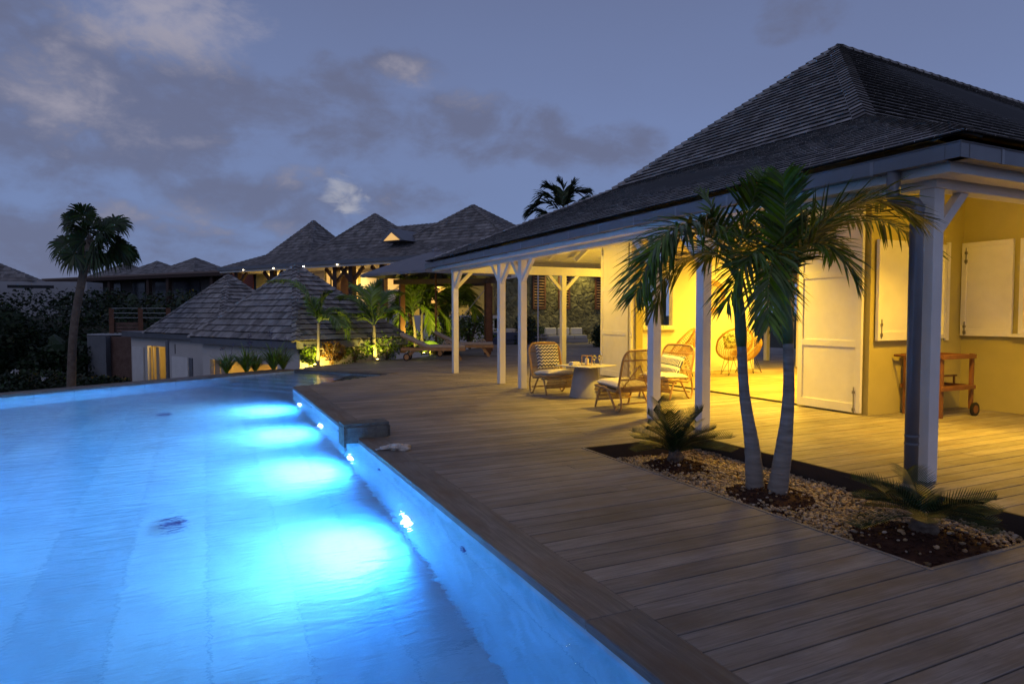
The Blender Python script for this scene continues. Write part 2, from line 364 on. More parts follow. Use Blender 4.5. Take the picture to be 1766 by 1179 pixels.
def hipcap(mb, a, b, w, expo, th, dk=None):
    """overlapping saddle caps running up a hip from a to b"""
    a, b = Vector(a), Vector(b); d = (b-a).normalized(); sd = d.cross(V(0, 0, 1)).normalized(); n = sd.cross(d)
    if n.z < 0: n = -n
    L = (b-a).length; k = max(2, int(L/expo)); e = L/k
    for i in range(k):
        p = a+d*(i*e); q = a+d*min(L, (i*e+e*1.15))
        for s in (-1, 1):
            o0 = n*(th+.022); o1 = n*(th-.012); dr = -n*(w*.45)
            if dk is not None: e_ = -d*.002; dk.quadf(p+e_+o0*.35, p+sd*s*w+dr+e_+o0*.35, p+sd*s*w+dr+e_+o0*.95, p+e_+o0*.95)  # painted shadow line at the front of each cap
            mb.hexa([p, p+sd*s*w+dr, q+sd*s*w+dr, q, p+o0, p+sd*s*w+dr+o0, q+sd*s*w+dr+o1, q+o1] if s > 0 else
                    [p+sd*s*w+dr, p, q, q+sd*s*w+dr, p+sd*s*w+dr+o0, p+o0, q+o1, q+sd*s*w+dr+o1])
def roof(parent, eave, mid, top, expo, wid, th, m, faces=(0, 1, 2, 3), caps=(0, 1, 2, 3), capw=.13, seed=1, ridge=True):
    """eave, mid, top: 4 corner points each, in order; face i spans corners i and i+1"""
    mb = MB(); ub = MB(); eb = MB()
    for i in range(4):
        j = (i+1) % 4
        for lo, hi in ((eave, mid), (mid, top)):
            if lo is None or hi is None: continue
            A, B, C, D = (Vector(lo[i]), Vector(lo[j]), Vector(hi[j]), Vector(hi[i]))
            if (C-D).length < .02: ub.quadf(A-V(0, 0, .01), B-V(0, 0, .01), C-V(0, 0, .01))
            else: ub.quadf(A-V(0, 0, .01), B-V(0, 0, .01), C-V(0, 0, .01), D-V(0, 0, .01))
            if i in faces: shingles(mb, A, B, C, D, expo, wid, th, seed*7+i, .012, eb)
    r = mb.build('roof', m, parent)
    ub.build('roof_underlay', M_under, r)
    cb = MB()
    for i in caps:
        for lo, hi in ((eave, mid), (mid, top)):
            if lo is not None: hipcap(cb, lo[i], hi[i], capw, expo*.9, th, eb)
    eb.build('shingle_shadow_lines', M_edgeshade, r)
    if ridge and (Vector(top[0])-Vector(top[1])).length+(Vector(top[1])-Vector(top[2])).length > .2:
        hipcap(cb, top[0], top[2], capw, expo, th)
    if cb.v: cb.build('hip_cap', m, r)
    return r

# ================================================================== SETTING
g = MB(); g.quadf((-400, -60, -2.05), (400, -60, -2.05), (400, 500, -2.05), (-400, 500, -2.05)); 
tag(g.build('ground', M_ground), kind='structure')
sea = MB(); sea.quadf((-4000, 60, -12), (4000, 60, -12), (4000, 4500, -12), (-4000, 4500, -12))
# hillside under the far houses
def bump_sheet(name, x0, x1, y0, y1, nx, ny, fz, m):
    mb = MB()
    for j in range(ny+1):
        for i in range(nx+1):
            x = lerp(x0, x1, i/nx); y = lerp(y0, y1, j/ny); mb.v.append((x, y, fz(x, y)))
    for j in range(ny):
        for i in range(nx):
            a = j*(nx+1)+i; mb.f.append((a, a+1, a+nx+2, a+nx+1))
    return tag(mb.build(name, m, smooth=True), kind='structure')
def hill(x, y):
    d = max(0, min(1, (y-34-0.25*max(0, -x))/16)); d = d*d*(3-2*d)
    return -2.1+3.4*d+.25*noise.noise(V(x*.12, y*.12, 0))
bump_sheet('hillside', -120, 90, 30, 160, 70, 45, hill, M_ground)

# ------------------------------------------------------------------ deck boards
PX = 1.67; ARM = [(1.67, 14.23), (4.25, 16.29), (2.25, 18.81)]
def deck_x0(y):
    if y < 14.23: return 1.985
    if y < 16.35: return 1.70+(y-14.23)*1.2524
    if y < 18.85: return 4.25-(y-16.29)*.794+.40
    if y < 19.5: return 2.62
    if y < 22.6: return 2.45+(y-19.5)*1.52
    return 7.2+(y-22.6)*.8
rnd = random.Random(5)
db = MB(); pitch = .170; y = -1.2
HX0, HX1, HY0, HY1 = 3.87, 5.52, 2.37, 6.26
while y < 33:
    segs = []
    xs = max(deck_x0(y+.01), deck_x0(y+pitch-.01)) if not 14.23 <= y < 16.35 else deck_x0(y+pitch*.5)
    if y < -.1: xs = -9
    x1 = 24
    if HY0 < y+pitch/2 < HY1: ivs = [(xs, HX0-.028), (HX1+.02, x1)]
    else: ivs = [(xs, x1)]
    for a, b in ivs:
        x = a; first = rnd.uniform(1.2, 4.2)
        while x < b-.05:
            L = first if x == a else rnd.uniform(2.6, 4.4)
            e = min(b, x+L)
            if b-e < .5: e = b
            dz = rnd.uniform(-.0012, .0012)
            db.box(x+.0012, y+.0045, -.03+dz, e-.0012, y+pitch-.0045, dz); x = e
    y += pitch
deck = db.build('deck', M_deck); tag(deck, kind='structure')
deck.modifiers.new('b', 'BEVEL').width = .0022; deck.modifiers['b'].segments = 1
# dark void and joists below
jb = MB(); jb.quadf((1.99, -2, -.10), (HX0-.03, -2, -.10), (HX0-.03, 18, -.10), (2.3, 14.8, -.10), (1.99, 14.2, -.10))
jb.quadf((HX1+.03, -2, -.10), (25, -2, -.10), (25, 34, -.10), (17, 34, -.10), (7.4, 22.6, -.10), (2.9, 19.5, -.10), (2.8, 18.9, -.10), (HX1+.03, 16, -.10))
jb.quadf((HX0-.03, HY1+.03, -.10), (HX1+.03, HY1+.03, -.10), (HX1+.03, 18, -.10), (HX0-.03, 18, -.10))
jb.quadf((HX0-.03, -2, -.10), (HX1+.03, -2, -.10), (HX1+.03, HY0-.02, -.10), (HX0-.03, HY0-.02, -.10))
for i in range(3):
    x = 2.55+i*.5; jb.box(x, -1.2, -.095, x+.06, 14.5, -.034)
tag(jb.build('deck_substructure', M_under), kind='structure')
fb = MB()      # retaining face under the far deck edge
pts = [(2.62, 19.5), (7.2, 22.55), (15.5, 33)]
for a, b in zip(pts, pts[1:]): fb.hexa([(a[0], a[1]+.1, -2.1), (a[0]+.05, a[1], -2.1), (b[0]+.05, b[1], -2.1), (b[0], b[1]+.1, -2.1), (a[0], a[1]+.1, -.04), (a[0]+.05, a[1], -.04), (b[0]+.05, b[1], -.04), (b[0], b[1]+.1, -.04)])
tag(fb.build('retaining_edge', M_dwood), kind='structure')

# ------------------------------------------------------------------ pool
def tile_mat(name, ca, cb, wall=False):
    m = bpy.data.materials.new(name); m.use_nodes = True; nt = m.node_tree; b = nt.nodes['Principled BSDF']; N = nt.nodes.new; L = nt.links.new
    t = N('ShaderNodeTexCoord'); mpn = N('ShaderNodeMapping'); L(t.outputs['Object'], mpn.inputs[0])
    if wall: mpn.inputs['Rotation'].default_value = (R(90), 0, R(90))
    else: mpn.inputs['Rotation'].default_value = (0, 0, R(90))
    br = N('ShaderNodeTexBrick'); L(mpn.outputs[0], br.inputs['Vector']); br.offset = .37
    br.inputs['Scale'].default_value = 1; br.inputs['Brick Width'].default_value = 1.2; br.inputs['Row Height'].default_value = .6
    br.inputs['Mortar Size'].default_value = .012; br.inputs['Mortar Smooth'].default_value = .6; br.inputs['Bias'].default_value = 0
    br.inputs['Color1'].default_value = (*ca, 1); br.inputs['Color2'].default_value = (*cb, 1); br.inputs['Mortar'].default_value = (*[x*.87 for x in ca], 1)
    nz = N('ShaderNodeTexNoise'); nz.inputs['Scale'].default_value = 2.3; nz.inputs['Detail'].default_value = 8; nz.inputs['Roughness'].default_value = .65; nz.inputs['Distortion'].default_value = 1.2; L(t.outputs['Object'], nz.inputs['Vector'])
    mr = N('ShaderNodeMapRange'); L(nz.outputs['Fac'], mr.inputs[0]); mr.inputs[1].default_value = .3; mr.inputs[2].default_value = .7; mr.inputs[3].default_value = .74; mr.inputs[4].default_value = 1.12
    hs = N('ShaderNodeHueSaturation'); L(br.outputs['Color'], hs.inputs['Color']); L(mr.outputs[0], hs.inputs['Value']); L(hs.outputs[0], b.inputs['Base Color'])
    b.inputs['Roughness'].default_value = .7; return m
M_tile = tile_mat('pool_stone', (.36, .50, .59), (.47, .60, .66)); M_tilew = tile_mat('pool_stone_wall', (.34, .50, .60), (.46, .60, .68), True)
POLY = [(PX, .45), (PX, 14.23), (4.25, 16.29), (2.25, 18.81), (-8, 12.07), (-8, .45)]
ZF = -1.5; ZW = -.065
pf = MB(); pf.quadf(*[(x, y, ZF) for x, y in POLY]); tag(pf.build('pool_floor', M_tile), kind='structure')
pw = MB()
for i in range(6):
    a = POLY[i]; b = POLY[(i+1) % 6]; pw.quadf((*a, ZF), (*b, ZF), (*b, -.035), (*a, -.035))
tag(pw.build('pool_wall', M_tilew), kind='structure')
# broad steps at the far end
nrm = V(-.783, -.622, 0); e0 = V(4.25, 16.29, 0); e1 = V(2.25, 18.81, 0); sdir = (e1-e0).normalized()
st = MB()
for k in range(5):
    a = e0+nrm*(.02+.0*k)-sdir*.0; w = .85+.42*k; z = -.24-.25*k
    p = [e0+nrm*.01, e1+nrm*.01, e1+nrm*w+V(0, -.0, 0), e0+nrm*w]
    # clip to the pool by keeping the quad inside: shift the ends along the basin sides
    f = (w)/1.0; p[2] = e1+V(-.835, -.55, 0)*w*1.02; p[3] = e0+V(-.782, -.624, 0)*w
    p = [V(q.x, q.y, 0) for q in p]
    st.hexa([(q.x, q.y, ZF) for q in p]+[(q.x, q.y, z) for q in p])
tag(st.build('pool_steps', M_tile), kind='structure')
# the deep end of the arm opens into the main basin: wall line between
def water_mat():
    m = bpy.data.materials.new('pool_water'); m.use_nodes = True; nt = m.node_tree; b = nt.nodes['Principled BSDF']; N = nt.nodes.new; L = nt.links.new
    b.inputs['Base Color'].default_value = (.86, .96, 1, 1); b.inputs['Roughness'].default_value = .03
    b.inputs['IOR'].default_value = 1.33; b.inputs['Transmission Weight'].default_value = 1
    t = N('ShaderNodeTexCoord'); mpn = N('ShaderNodeMapping'); L(t.outputs['Object'], mpn.inputs[0]); mpn.inputs['Rotation'].default_value = (0, 0, R(-25)); mpn.inputs['Scale'].default_value = (.9, 2.6, 1)
    n1 = N('ShaderNodeTexNoise'); n1.inputs['Scale'].default_value = 3.0; n1.inputs['Detail'].default_value = 4; n1.inputs['Roughness'].default_value = .55; n1.inputs['Distortion'].default_value = .6; L(mpn.outputs[0], n1.inputs['Vector'])
    n2 = N('ShaderNodeTexNoise'); n2.inputs['Scale'].default_value = 11; n2.inputs['Detail'].default_value = 3; L(mpn.outputs[0], n2.inputs['Vector'])
    ad = N('ShaderNodeMath'); ad.operation = 'MULTIPLY_ADD'; L(n2.outputs['Fac'], ad.inputs[0]); ad.inputs[1].default_value = .22; L(n1.outputs['Fac'], ad.inputs[2])
    bp = N('ShaderNodeBump'); bp.inputs['Strength'].default_value = 1; bp.inputs['Distance'].default_value = .0095; L(ad.outputs[0], bp.inputs['Height']); L(bp.outputs[0], b.inputs['Normal'])
    return m
M_water = water_mat()
wb = MB(); wb.quadf(*[(x+(.003 if x < PX else -.003), y, ZW) for x, y in POLY]); tag(wb.build('water', M_water), kind='structure')
# coping
cb = MB(); yy = -.2; rn = random.Random(8)
while yy < 14.2:
    L = rn.uniform(2.6, 3.8); e = min(14.23, yy+L)
    if 14.23-e < .8: e = 14.23
    cb.hexa([(1.668, yy+.001, -.045), (1.98, yy+.001, -.045), (1.98, e-.001+(.20 if e >= 14.2 else 0), -.045), (1.668, e-.001, -.045), (1.668, yy+.001, .006), (1.98, yy+.001, .006), (1.98, e-.001+(.20 if e >= 14.2 else 0), .006), (1.668, e-.001, .006)]); yy = e
def strip(mb, a, b, wdir, w, z0, z1, n=1):
    a, b, wd = V(*a, 0), V(*b, 0), V(*wdir, 0)*w
    for i in range(n):
        p = lerp(a, b, i/n)+(b-a).normalized()*.001; q = lerp(a, b, (i+1)/n)-(b-a).normalized()*.001
        mb.hexa([p+V(0, 0, z0), q+V(0, 0, z0), q+wd+V(0, 0, z0), p+wd+V(0, 0, z0), p+V(0, 0, z1), q+V(0, 0, z1), q+wd+V(0, 0, z1), p+wd+V(0, 0, z1)])
strip(cb, (4.25, 16.29), (2.25, 18.81), (.783, .622), .38, -.12, .006, 1)
cope = cb.build('pool_coping', M_cop, bevel=.006); tag(cope, kind='structure')
cb = MB()
strip(cb, (2.25, 18.81), (-8, 12.07), (-.549, .836), .30, -.05, .004, 4)
strip(cb, (2.25-.17, 18.81+.255), (-8-.17, 12.07+.255), (-.549, .836), .30, -.10, -.008, 4)
tag(cb.build('infinity_edge_coping', M_cop, bevel=.006), kind='structure')
cb = MB(); strip(cb, (2.1, 18.9), (-8.3, 12.1), (-.549, .836), .5, -2.1, -.1); tag(cb.build('pool_outer_wall', M_gwall), kind='structure')

# pool lights, jets, drains
prev = None
for i, (yy, nm) in enumerate(((5.76, 'nearest the camera'), (8.21, 'second from the camera'), (10.55, 'third from the camera'), (12.99, 'farthest from the camera'))):
    t = thing('pool_light', 'round white underwater lamp in the right pool wall, %s' % nm, 'pool light', (PX, yy, -1.05), 0, 'underwater lamps along the pool wall')
    k = MB(); k.lathe([(0.0, -.008), (.105, -.008), (.105, .012), (.085, .02), (.08, .012)]); k.xf(Matrix.Rotation(R(-90), 4, 'Y')); k.build('rim', M_metal, t, smooth=True)
    k = MB(); k.lathe([(0.0, 0), (.095, .0), (.08, .03), (.02, .042)]); k.xf(Matrix.Rotation(R(-90), 4, 'Y')); k.build('lens', M_poollens, t, smooth=True)
    light('SPOT', 'pool_lamp_and_fill', (PX-.125, yy, -1.03), 300, POOLC, to=(PX-2.0, yy, -1.6), spot_size=R(172), spot_blend=.35, shadow_soft_size=.07)
    light('SPOT', 'pool_lamp_and_fill', (PX-.125, yy, -1.03), 470, (.19, .62, 1.0), to=(PX-1.3, yy, -1.50), spot_size=R(132), spot_blend=1.0, shadow_soft_size=.07)
light('AREA', 'pool_lamp_and_fill', (-5.2, 7.5, -.8), 200, POOLC, to=(-1, 9.5, -1.5), size=1.2)  # added fill light for the left of the basin, no lamp there
light('SPOT', 'pool_lamp_and_fill', (-3.5, .6, -.8), 180, POOLC, to=(-1.5, 8, -1.2), spot_size=R(150), spot_blend=.6, shadow_soft_size=.2)  # another added fill light, without a fitting
for yy, z, nm in ((4.33, -.40, 'closest to the camera'), (6.8, -.36, 'below the pale coral rock'), (9.1, -.22, 'beyond the wooden water spout'), (11.6, -.2, 'near the far corner of the pool')):
    k = MB(); k.lathe([(.0, -.01), (.045, -.01), (.045, .012), (.03, .018), (.018, .004)]); k.xf(Matrix.Rotation(R(-90), 4, 'Y'))
    o = k.build('pool_jet', M_jet, smooth=True, loc=(PX, yy, z)); tag(o, 'small dark water jet in the pool wall %s' % nm, 'pool jet', 'water jets in the pool wall')
for x, y, nm in ((-.29, 6.95, 'large dark ring drain on the pool floor nearer the camera'), (-.66, 13.2, 'small dark drain on the pool floor towards the far edge')):
    k = MB(); k.lathe([(.08, 0), (.125, 0), (.12, .02), (.085, .02), (.08, .0)], n=28); k.box(-.11, -.012, .002, .11, .012, .018); k.box(-.012, -.11, .003, .012, .11, .017)
    o = k.build('pool_drain', M_jet, loc=(x, y, ZF+.004)); tag(o, nm, 'drain')

# wooden water spout box
t = thing('water_spout', 'grey weathered wooden box spout jutting over the pool edge', 'water spout', (1.50, 7.86, 0)); t.scale = (.90, 1, 1.5)
k = MB(); k.box(0, .02, .10, .62, .32, .125); k.build('lid', M_oldw, t, bevel=.004)
k = MB(); k.box(.03, .0, -.03, .60, .028, .098); k.box(.03, .31, -.03, .60, .338, .098); k.box(.61, .03, .007, .638, .30, .095); k.build('box_side', M_oldw, t, bevel=.003)
k = MB(); k.box(.001, .0, -.11, .026, .34, .098); k.build('front_plate', M_oldw, t, bevel=.003)
k = MB(); k.tube([(-.02+.06, .10, -.03), (.04, .10, -.30)], .014); k.build('spout_pipe', mat('pale_pipe', (.5, .55, .6), .3), t)
# coral rock
k = MB(); k.blob((0, 0, .03), (.09, .06, .035), 3, .5, 20, 12); k.blob((-.11, .05, .025), (.09, .03, .022), 5, .6, 16, 9); k.blob((.05, -.03, .028), (.06, .05, .03), 9, .6, 14, 9)
o = k.build('coral_rock', M_coral, smooth=True, loc=(1.93, 7.02, .005)); tag(o, 'pale knobbly piece of coral rock lying on the wooden pool coping', 'rock')

# ------------------------------------------------------------------ planter bed
k = MB(); zb = -.42
k.box(HX0-.026, HY0-.026, zb, HX0, HY1, .003); k.box(HX1, HY0, zb, HX1+.02, HY1, -.001); k.box(HX0, HY0-.026, zb, HX1+.02, HY0, .003); k.box(HX0-.026, HY1, zb, HX1+.02, HY1+.02, -.001)
o = tag(k.build('planter_edging', M_dwood), kind='structure')
k = MB(); k.box(HX0-.027, HY0-.027, -.012, HX0-.001, HY1+.001, .0055); k.box(HX0-.001, HY0-.027, -.012, HX1+.02, HY0-.002, .0055)
tag(k.build('planter_trim', M_deck), kind='structure')
def bedz(x, y): return -.165+.02*noise.noise(V(x*1.5, y*1.5, 3))+.03*max(0, 1-((x-4.65)**2+(y-4.3)**2)/.3)
def mound(x, y): 
    z = 0
    for (a, b, r, h) in ((4.66, 5.62, .36, .07), (4.62, 4.28, .42, .07), (4.70, 2.92, .52, .10)):
        d = math.hypot((x-a), (y-b))/r; z = max(z, h*(1-d*d)) if d < 1 else z
    return z
k = MB(); nx, ny = 60, 150
for j in range(ny+1):
    for i in range(nx+1):
        x = lerp(HX0, HX1, i/nx); y = lerp(HY0, HY1, j/ny); m_ = mound(x, y)
        k.v.append((x, y, bedz(x, y)-.012+m_+(.022*noise.noise(V(x*22, y*22, 0)) if m_ > 0 else 0)))
for j in range(ny):
    for i in range(nx):
        a = j*(nx+1)+i; k.f.append((a, a+1, a+nx+2, a+nx+1))
tag(k.build('soil', M_soil, smooth=True), kind='structure')
rn = random.Random(11); ico = None
def ico_pts():
    t = (1+5**.5)/2; v = [(-1, t, 0), (1, t, 0), (-1, -t, 0), (1, -t, 0), (0, -1, t), (0, 1, t), (0, -1, -t), (0, 1, -t), (t, 0, -1), (t, 0, 1), (-t, 0, -1), (-t, 0, 1)]
    f = [(0, 11, 5), (0, 5, 1), (0, 1, 7), (0, 7, 10), (0, 10, 11), (1, 5, 9), (5, 11, 4), (11, 10, 2), (10, 7, 6), (7, 1, 8), (3, 9, 4), (3, 4, 2), (3, 2, 6), (3, 6, 8), (3, 8, 9), (4, 9, 5), (2, 4, 11), (6, 2, 10), (8, 6, 7), (9, 8, 1)]
    return [Vector(p).normalized() for p in v], f
IV, IF = ico_pts()
k = MB()
def pebble(k, x, y, z, r):
    M = Matrix.Rotation(rn.uniform(0, 6.3), 3, 'Z') @ Matrix.Rotation(rn.uniform(-.5, .5), 3, 'X'); s = (r*rn.uniform(.8, 1.4), r*rn.uniform(.7, 1.1), r*rn.uniform(.5, .85)); b = len(k.v)
    for p in IV: k.v.append(tuple(M @ V(p.x*s[0]*rn.uniform(.85, 1.15), p.y*s[1], p.z*s[2])+V(x, y, z)))
    k.f += [tuple(b+i for i in f) for f in IF]
for i in range(13000):
    x = rn.uniform(HX0+.01, HX1-.01); y = rn.uniform(HY0+.01, HY1-.01)
    m_ = mound(x, y)+.012*noise.noise(V(x*9, y*9, 5))
    if m_ > .012 and rn.random() > .05: continue
    pebble(k, x, y, bedz(x, y)+m_+rn.uniform(-.004, .012), rn.choice((.008, .011, .013, .016, .020))*rn.uniform(.85, 1.15))
tag(k.build('gravel', M_peb, smooth=True), 'cream and brown pebbles covering the planting bed', 'gravel', kind='stuff')
k = MB()
for i in range(1500):
    a, b, r = rn.choice(((4.66, 5.62, .36), (4.62, 4.28, .42), (4.70, 2.92, .52))); t_ = rn.uniform(0, 6.3); q = r*math.sqrt(rn.random())
    x, y = a+q*math.cos(t_), b+q*math.sin(t_)
    if not (HX0+.02 < x < HX1-.02 and HY0+.02 < y < HY1): continue
    pebble(k, x, y, bedz(x, y)+mound(x, y), rn.uniform(.006, .017))
tag(k.build('soil_clumps', M_soil), 'crumbly red brown soil heaped round the plants', 'soil', kind='stuff')

# ================================================================== MAIN HOUSE
villa = thing('pavilion_house', 'large white pavilion house with shingled hip roof and yellow lit open veranda beside the pool', 'house', (7.5, 9.5, 0))
VI = Matrix.Translation(-Vector(villa.location))
def vb(mb, name, m, parent=None, **k):
    """world-space mesh as a part of the villa"""
    if parent is None or parent is villa: o = mb.build(name, m, villa, **k); o.matrix_parent_inverse = VI; return o
    o = mb.build(name, m, parent, **k); return o
def grid_wall(mb, axis, c0, c1, a0, a1, z0, z1, holes):
    As = sorted({a0, a1, *[h[0] for h in holes], *[h[1] for h in holes]}); Zs = sorted({z0, z1, *[h[2] for h in holes], *[h[3] for h in holes]})
    for i in range(len(As)-1):
        for j in range(len(Zs)-1):
            am = (As[i]+As[i+1])/2; zm = (Zs[j]+Zs[j+1])/2
            if any(h[0] < am < h[1] and h[2] < zm < h[3] for h in holes): continue
            if axis == 'X': mb.box(c0, As[i], Zs[j], c1, As[i+1], Zs[j+1])
            else: mb.box(As[i], c0, Zs[j], As[i+1], c1, Zs[j+1])
E_ = [(5.45, 3.15, 2.95), (5.45, 16.95, 2.95), (27.0, 16.95, 2.95), (27.0, 3.15, 2.95)]
M_ = [(9.30, 6.85, 4.55), (9.05, 13.35, 4.55), (23.0, 13.35, 4.55), (23.0, 6.85, 4.55)]
T_ = [(12.6, 10, 7.36), (12.6, 10, 7.36), (20.5, 10, 7.05), (20.5, 10, 7.05)]
def mroof():
    mb = MB(); ub = MB(); eb = MB()
    for i in range(4):
        j = (i+1) % 4
        for lo, hi in ((E_, M_), (M_, T_)):
            A, B, C, D = lo[i], lo[j], hi[j], hi[i]
            if (Vector(C)-Vector(D)).length < .02: ub.quadf(*[(p[0], p[1], p[2]-.01) for p in (A, B, C)])
            else: ub.quadf(*[(p[0], p[1], p[2]-.01) for p in (A, B, C, D)])
            if i in (0, 3): shingles(mb, A, B, C, D, .172, .15, .036 if lo is M_ else .017, i*5+1, .007 if lo is M_ else .005, eb)
    r = vb(mb, 'roof', M_shin)
    u = vb(ub, 'roof_underlay', M_under, r)
    cb = MB(); eb2 = eb
    for i in (0, 1, 3):
        hipcap(cb, lerp(Vector(E_[i]), Vector(M_[i]), .035), M_[i], .17, .17, .024, eb2); hipcap(cb, M_[i], T_[i], .17, .17, .045, eb2)
    hipcap(cb, T_[0], T_[2], .16, .30, .04, eb2)
    vb(eb, 'shingle_shadow_lines', M_edgeshade, r); c_ = vb(cb, 'hip_cap', M_shin, r)
    return r
mroof()
# ceiling following the lower slope
cl = MB()
for i in range(4):
    j = (i+1) % 4; n_ = 18
    for a in range(n_):
        def pt(u, v): 
            lo = lerp(Vector(E_[i]), Vector(E_[j]), u); hi = lerp(Vector(M_[i]), Vector(M_[j]), u); return lerp(lo, hi, v)-V(0, 0, .14+(.0))
        v0 = .06+.94*a/n_; v1 = .06+.94*(a+1)/n_-.004
        P = [pt(0, v0), pt(1, v0), pt(1, v1), pt(0, v1)]
        cl.hexa([p-V(0, 0, .012) for p in P]+P)
vb(cl, 'veranda_ceiling', M_ceil)
rb = MB()
for i in range(15):
    yy = 4.55+i*.8
    zl = lambda x: 2.95-.155-.07+(x-5.45)*(1.6/3.85)
    xe = min(9.0, 5.45+(yy-3.15)*1.02, 5.45+(16.95-yy)*1.0)
    if xe > 6.3: k = MB(); k.beam((5.97, yy, zl(5.97)), (xe, yy, zl(xe)), .07, .13); vb(k, 'rafter', M_white)
for i in range(-4, 8):
    xx = 9.6+i*.9
    if i < 0:
        ye = max(13.6, 16.95-(xx-5.45)*1.0); k = MB(); k.beam((xx, 15.95, 3.07), (xx, ye, 3.07+(15.95-ye)*.44), .07, .13); vb(k, 'rafter', M_white); continue
    k = MB(); k.beam((xx, 3.75, 2.76+.25), (xx, 6.4, 2.76+.25+2.65*.432), .07, .13); vb(k, 'rafter', M_white)
    k = MB(); k.beam((xx, 15.95, 3.07), (xx, 13.6, 3.07+2.35*.44), .07, .13); vb(k, 'rafter', M_white)
# beams, fascia, gutter
BX0, BX1 = 5.83, 5.97
k = MB(); k.box(BX0-.01, 3.59, 2.62, BX1+.01, 15.95, 2.84); vb(k, 'front_beam', M_white, bevel=.006)
k = MB(); k.box(BX1+.013, 3.60, 2.615, 26.0, 3.76, 2.84); vb(k, 'side_beam', M_white, bevel=.006)
k = MB(); k.box(BX1+.013, 15.80, 2.60, 24.0, 15.94, 2.83); vb(k, 'far_beam', M_white, bevel=.006)
k = MB(); k.hexa([(5.62, 3.36, 2.69), (5.80, 3.36, 2.69), (5.80, 16.9, 2.69), (5.62, 16.9, 2.69), (5.62, 3.36, 2.80), (5.82, 3.36, 2.845), (5.82, 16.9, 2.845), (5.62, 16.9, 2.80)])
vb(k, 'fascia', M_white)
k = MB(); k.box(5.805, 3.36, 2.69, 26.5, 3.55, 2.80); vb(k, 'fascia', M_white)
k = MB(); k.box(5.61, 3.33, 2.80, 5.66, 16.9, 2.93); k.box(5.66, 3.33, 2.80, 26.8, 3.38, 2.93); vb(k, 'roof_board', M_gut)
gt = MB()
def gutter(mb, a, b, out):
    a, b, o = V(*a), V(*b), V(*out)
    W, H_ = .12, .125; z = V(0, 0, 1)
    mb.hexa([a, b, b+o*W, a+o*W, a+z*.006, b+z*.006, b+o*W+z*.006, a+o*W+z*.006])
    mb.hexa([a+o*W, b+o*W, b+o*(W+.006), a+o*(W+.006), a+o*W+z*H_, b+o*W+z*H_, b+o*(W+.006)+z*H_, a+o*(W+.006)+z*H_])
    mb.hexa([a, b, b+o*.005, a+o*.005, a+z*H_, b+z*H_, b+o*.005+z*H_, a+o*.005+z*H_])
    mb.tube([a+o*(W+.006)+z*H_, b+o*(W+.006)+z*H_], .009, 6)
gutter(gt, (5.61, 3.20, 2.765), (5.61, 17.1, 2.765), (-1, 0, 0)); gutter(gt, (5.48, 3.33, 2.765), (26.8, 3.33, 2.765), (0, -1, 0))
gt.box(5.49, 3.205, 2.768, 5.61, 3.33, 2.772)
gut = vb(gt, 'gutter', M_gut)
yy = 3.95
while yy < 17.0:
    k = MB(); k.box(5.481, yy, 2.760, 5.494, yy+.035, 2.897); k.box(5.481, yy, 2.755, 5.6, yy+.035, 2.764); vb(k, 'gutter_joint', M_gutl, gut); yy += .90
for xx in (6.05, 7.0, 7.95, 8.9):
    k = MB(); k.box(xx, 3.199, 2.760, xx+.035, 3.212, 2.897); vb(k, 'gutter_joint', M_gutl, gut)
# posts with braces
def post(x0, y0, w=.14, h=2.62, braces=('+Y', '-Y'), bh=.42):
    k = MB(); k.box(x0, y0, 0.002, x0+w, y0+w, h); p = vb(k, 'post', M_white, bevel=.006)
    c = V(x0+w/2, y0+w/2, 0)
    for b in braces:
        d = {'+Y': V(0, 1, 0), '-Y': V(0, -1, 0), '+X': V(1, 0, 0), '-X': V(-1, 0, 0)}[b]
        a0 = c+d*(w/2-.035)+V(0, 0, h-bh); a1 = c+d*(w/2-.02+bh)+V(0, 0, h+.02)
        k = MB(); k.beam(a0, a1, .075, .085, up=(0, 0, 1)); vb(k, 'brace', M_white, p)
    return p
for yy, br in ((3.61, ('+X',)), (6.53, ('+Y', '-Y')), (7.55, ('+Y', '-Y')), (11.86, ('+Y', '-Y')), (12.90, ('+Y', '-Y')), (15.79, ('-Y', '+X'))):
    post(BX0, yy, braces=br, bh=.40 if yy == 3.61 else .42)
for xx in (9.05, 16.84, 17.95): post(xx, 15.80, h=2.60, braces=('+X', '-X'))
for xx in (12.6,): post(xx, 3.61, braces=('+X', '-X'))
# walls
wb_ = MB()
grid_wall(wb_, 'X', 8.95, 9.13, 6.45, 13.55, 0, 4.15, [(7.72, 12.22, 0, 3.25)])
grid_wall(wb_, 'Y', 6.45, 6.63, 9.13, 11.2, 0, 4.15, [(9.95, 10.74, 1.13, 2.62)])
grid_wall(wb_, 'X', 11.2, 11.38, 3.78, 6.63, 0, 3.6, [(4.55, 5.62, 1.22, 2.66)])
grid_wall(wb_, 'Y', 3.78, 3.96, 11.38, 24, 0, 3.1, [])
vb(wb_, 'outer_wall', M_wall)
wi = MB()
grid_wall(wi, 'Y', 13.4, 13.55, 9.13, 24, 0, 4.1, [(10.0, 10.98, 1.18, 2.62), (13.8, 15.6, 0, 2.9), (16.4, 19.6, 0, 2.9)])
wi.box(24, 3.78, 0, 24.2, 13.55, 4.0); wi.box(15.95, 3.96, 0, 16.1, 10.6, 3.9)
vb(wi, 'inner_wall', M_wallin)
k = MB(); k.box(9.13, 6.63, 3.88, 24, 13.4, 3.95); k.box(11.38, 3.96, 3.30, 16, 6.63, 3.36); k.box(11.38, 6.62, 3.36, 16, 6.64, 3.9); vb(k, 'room_ceiling', M_wallin)
M_floor = wood_deck('room_floor_boards', (.36, .28, .17), (.46, .36, .22), (.32, .23, .13))
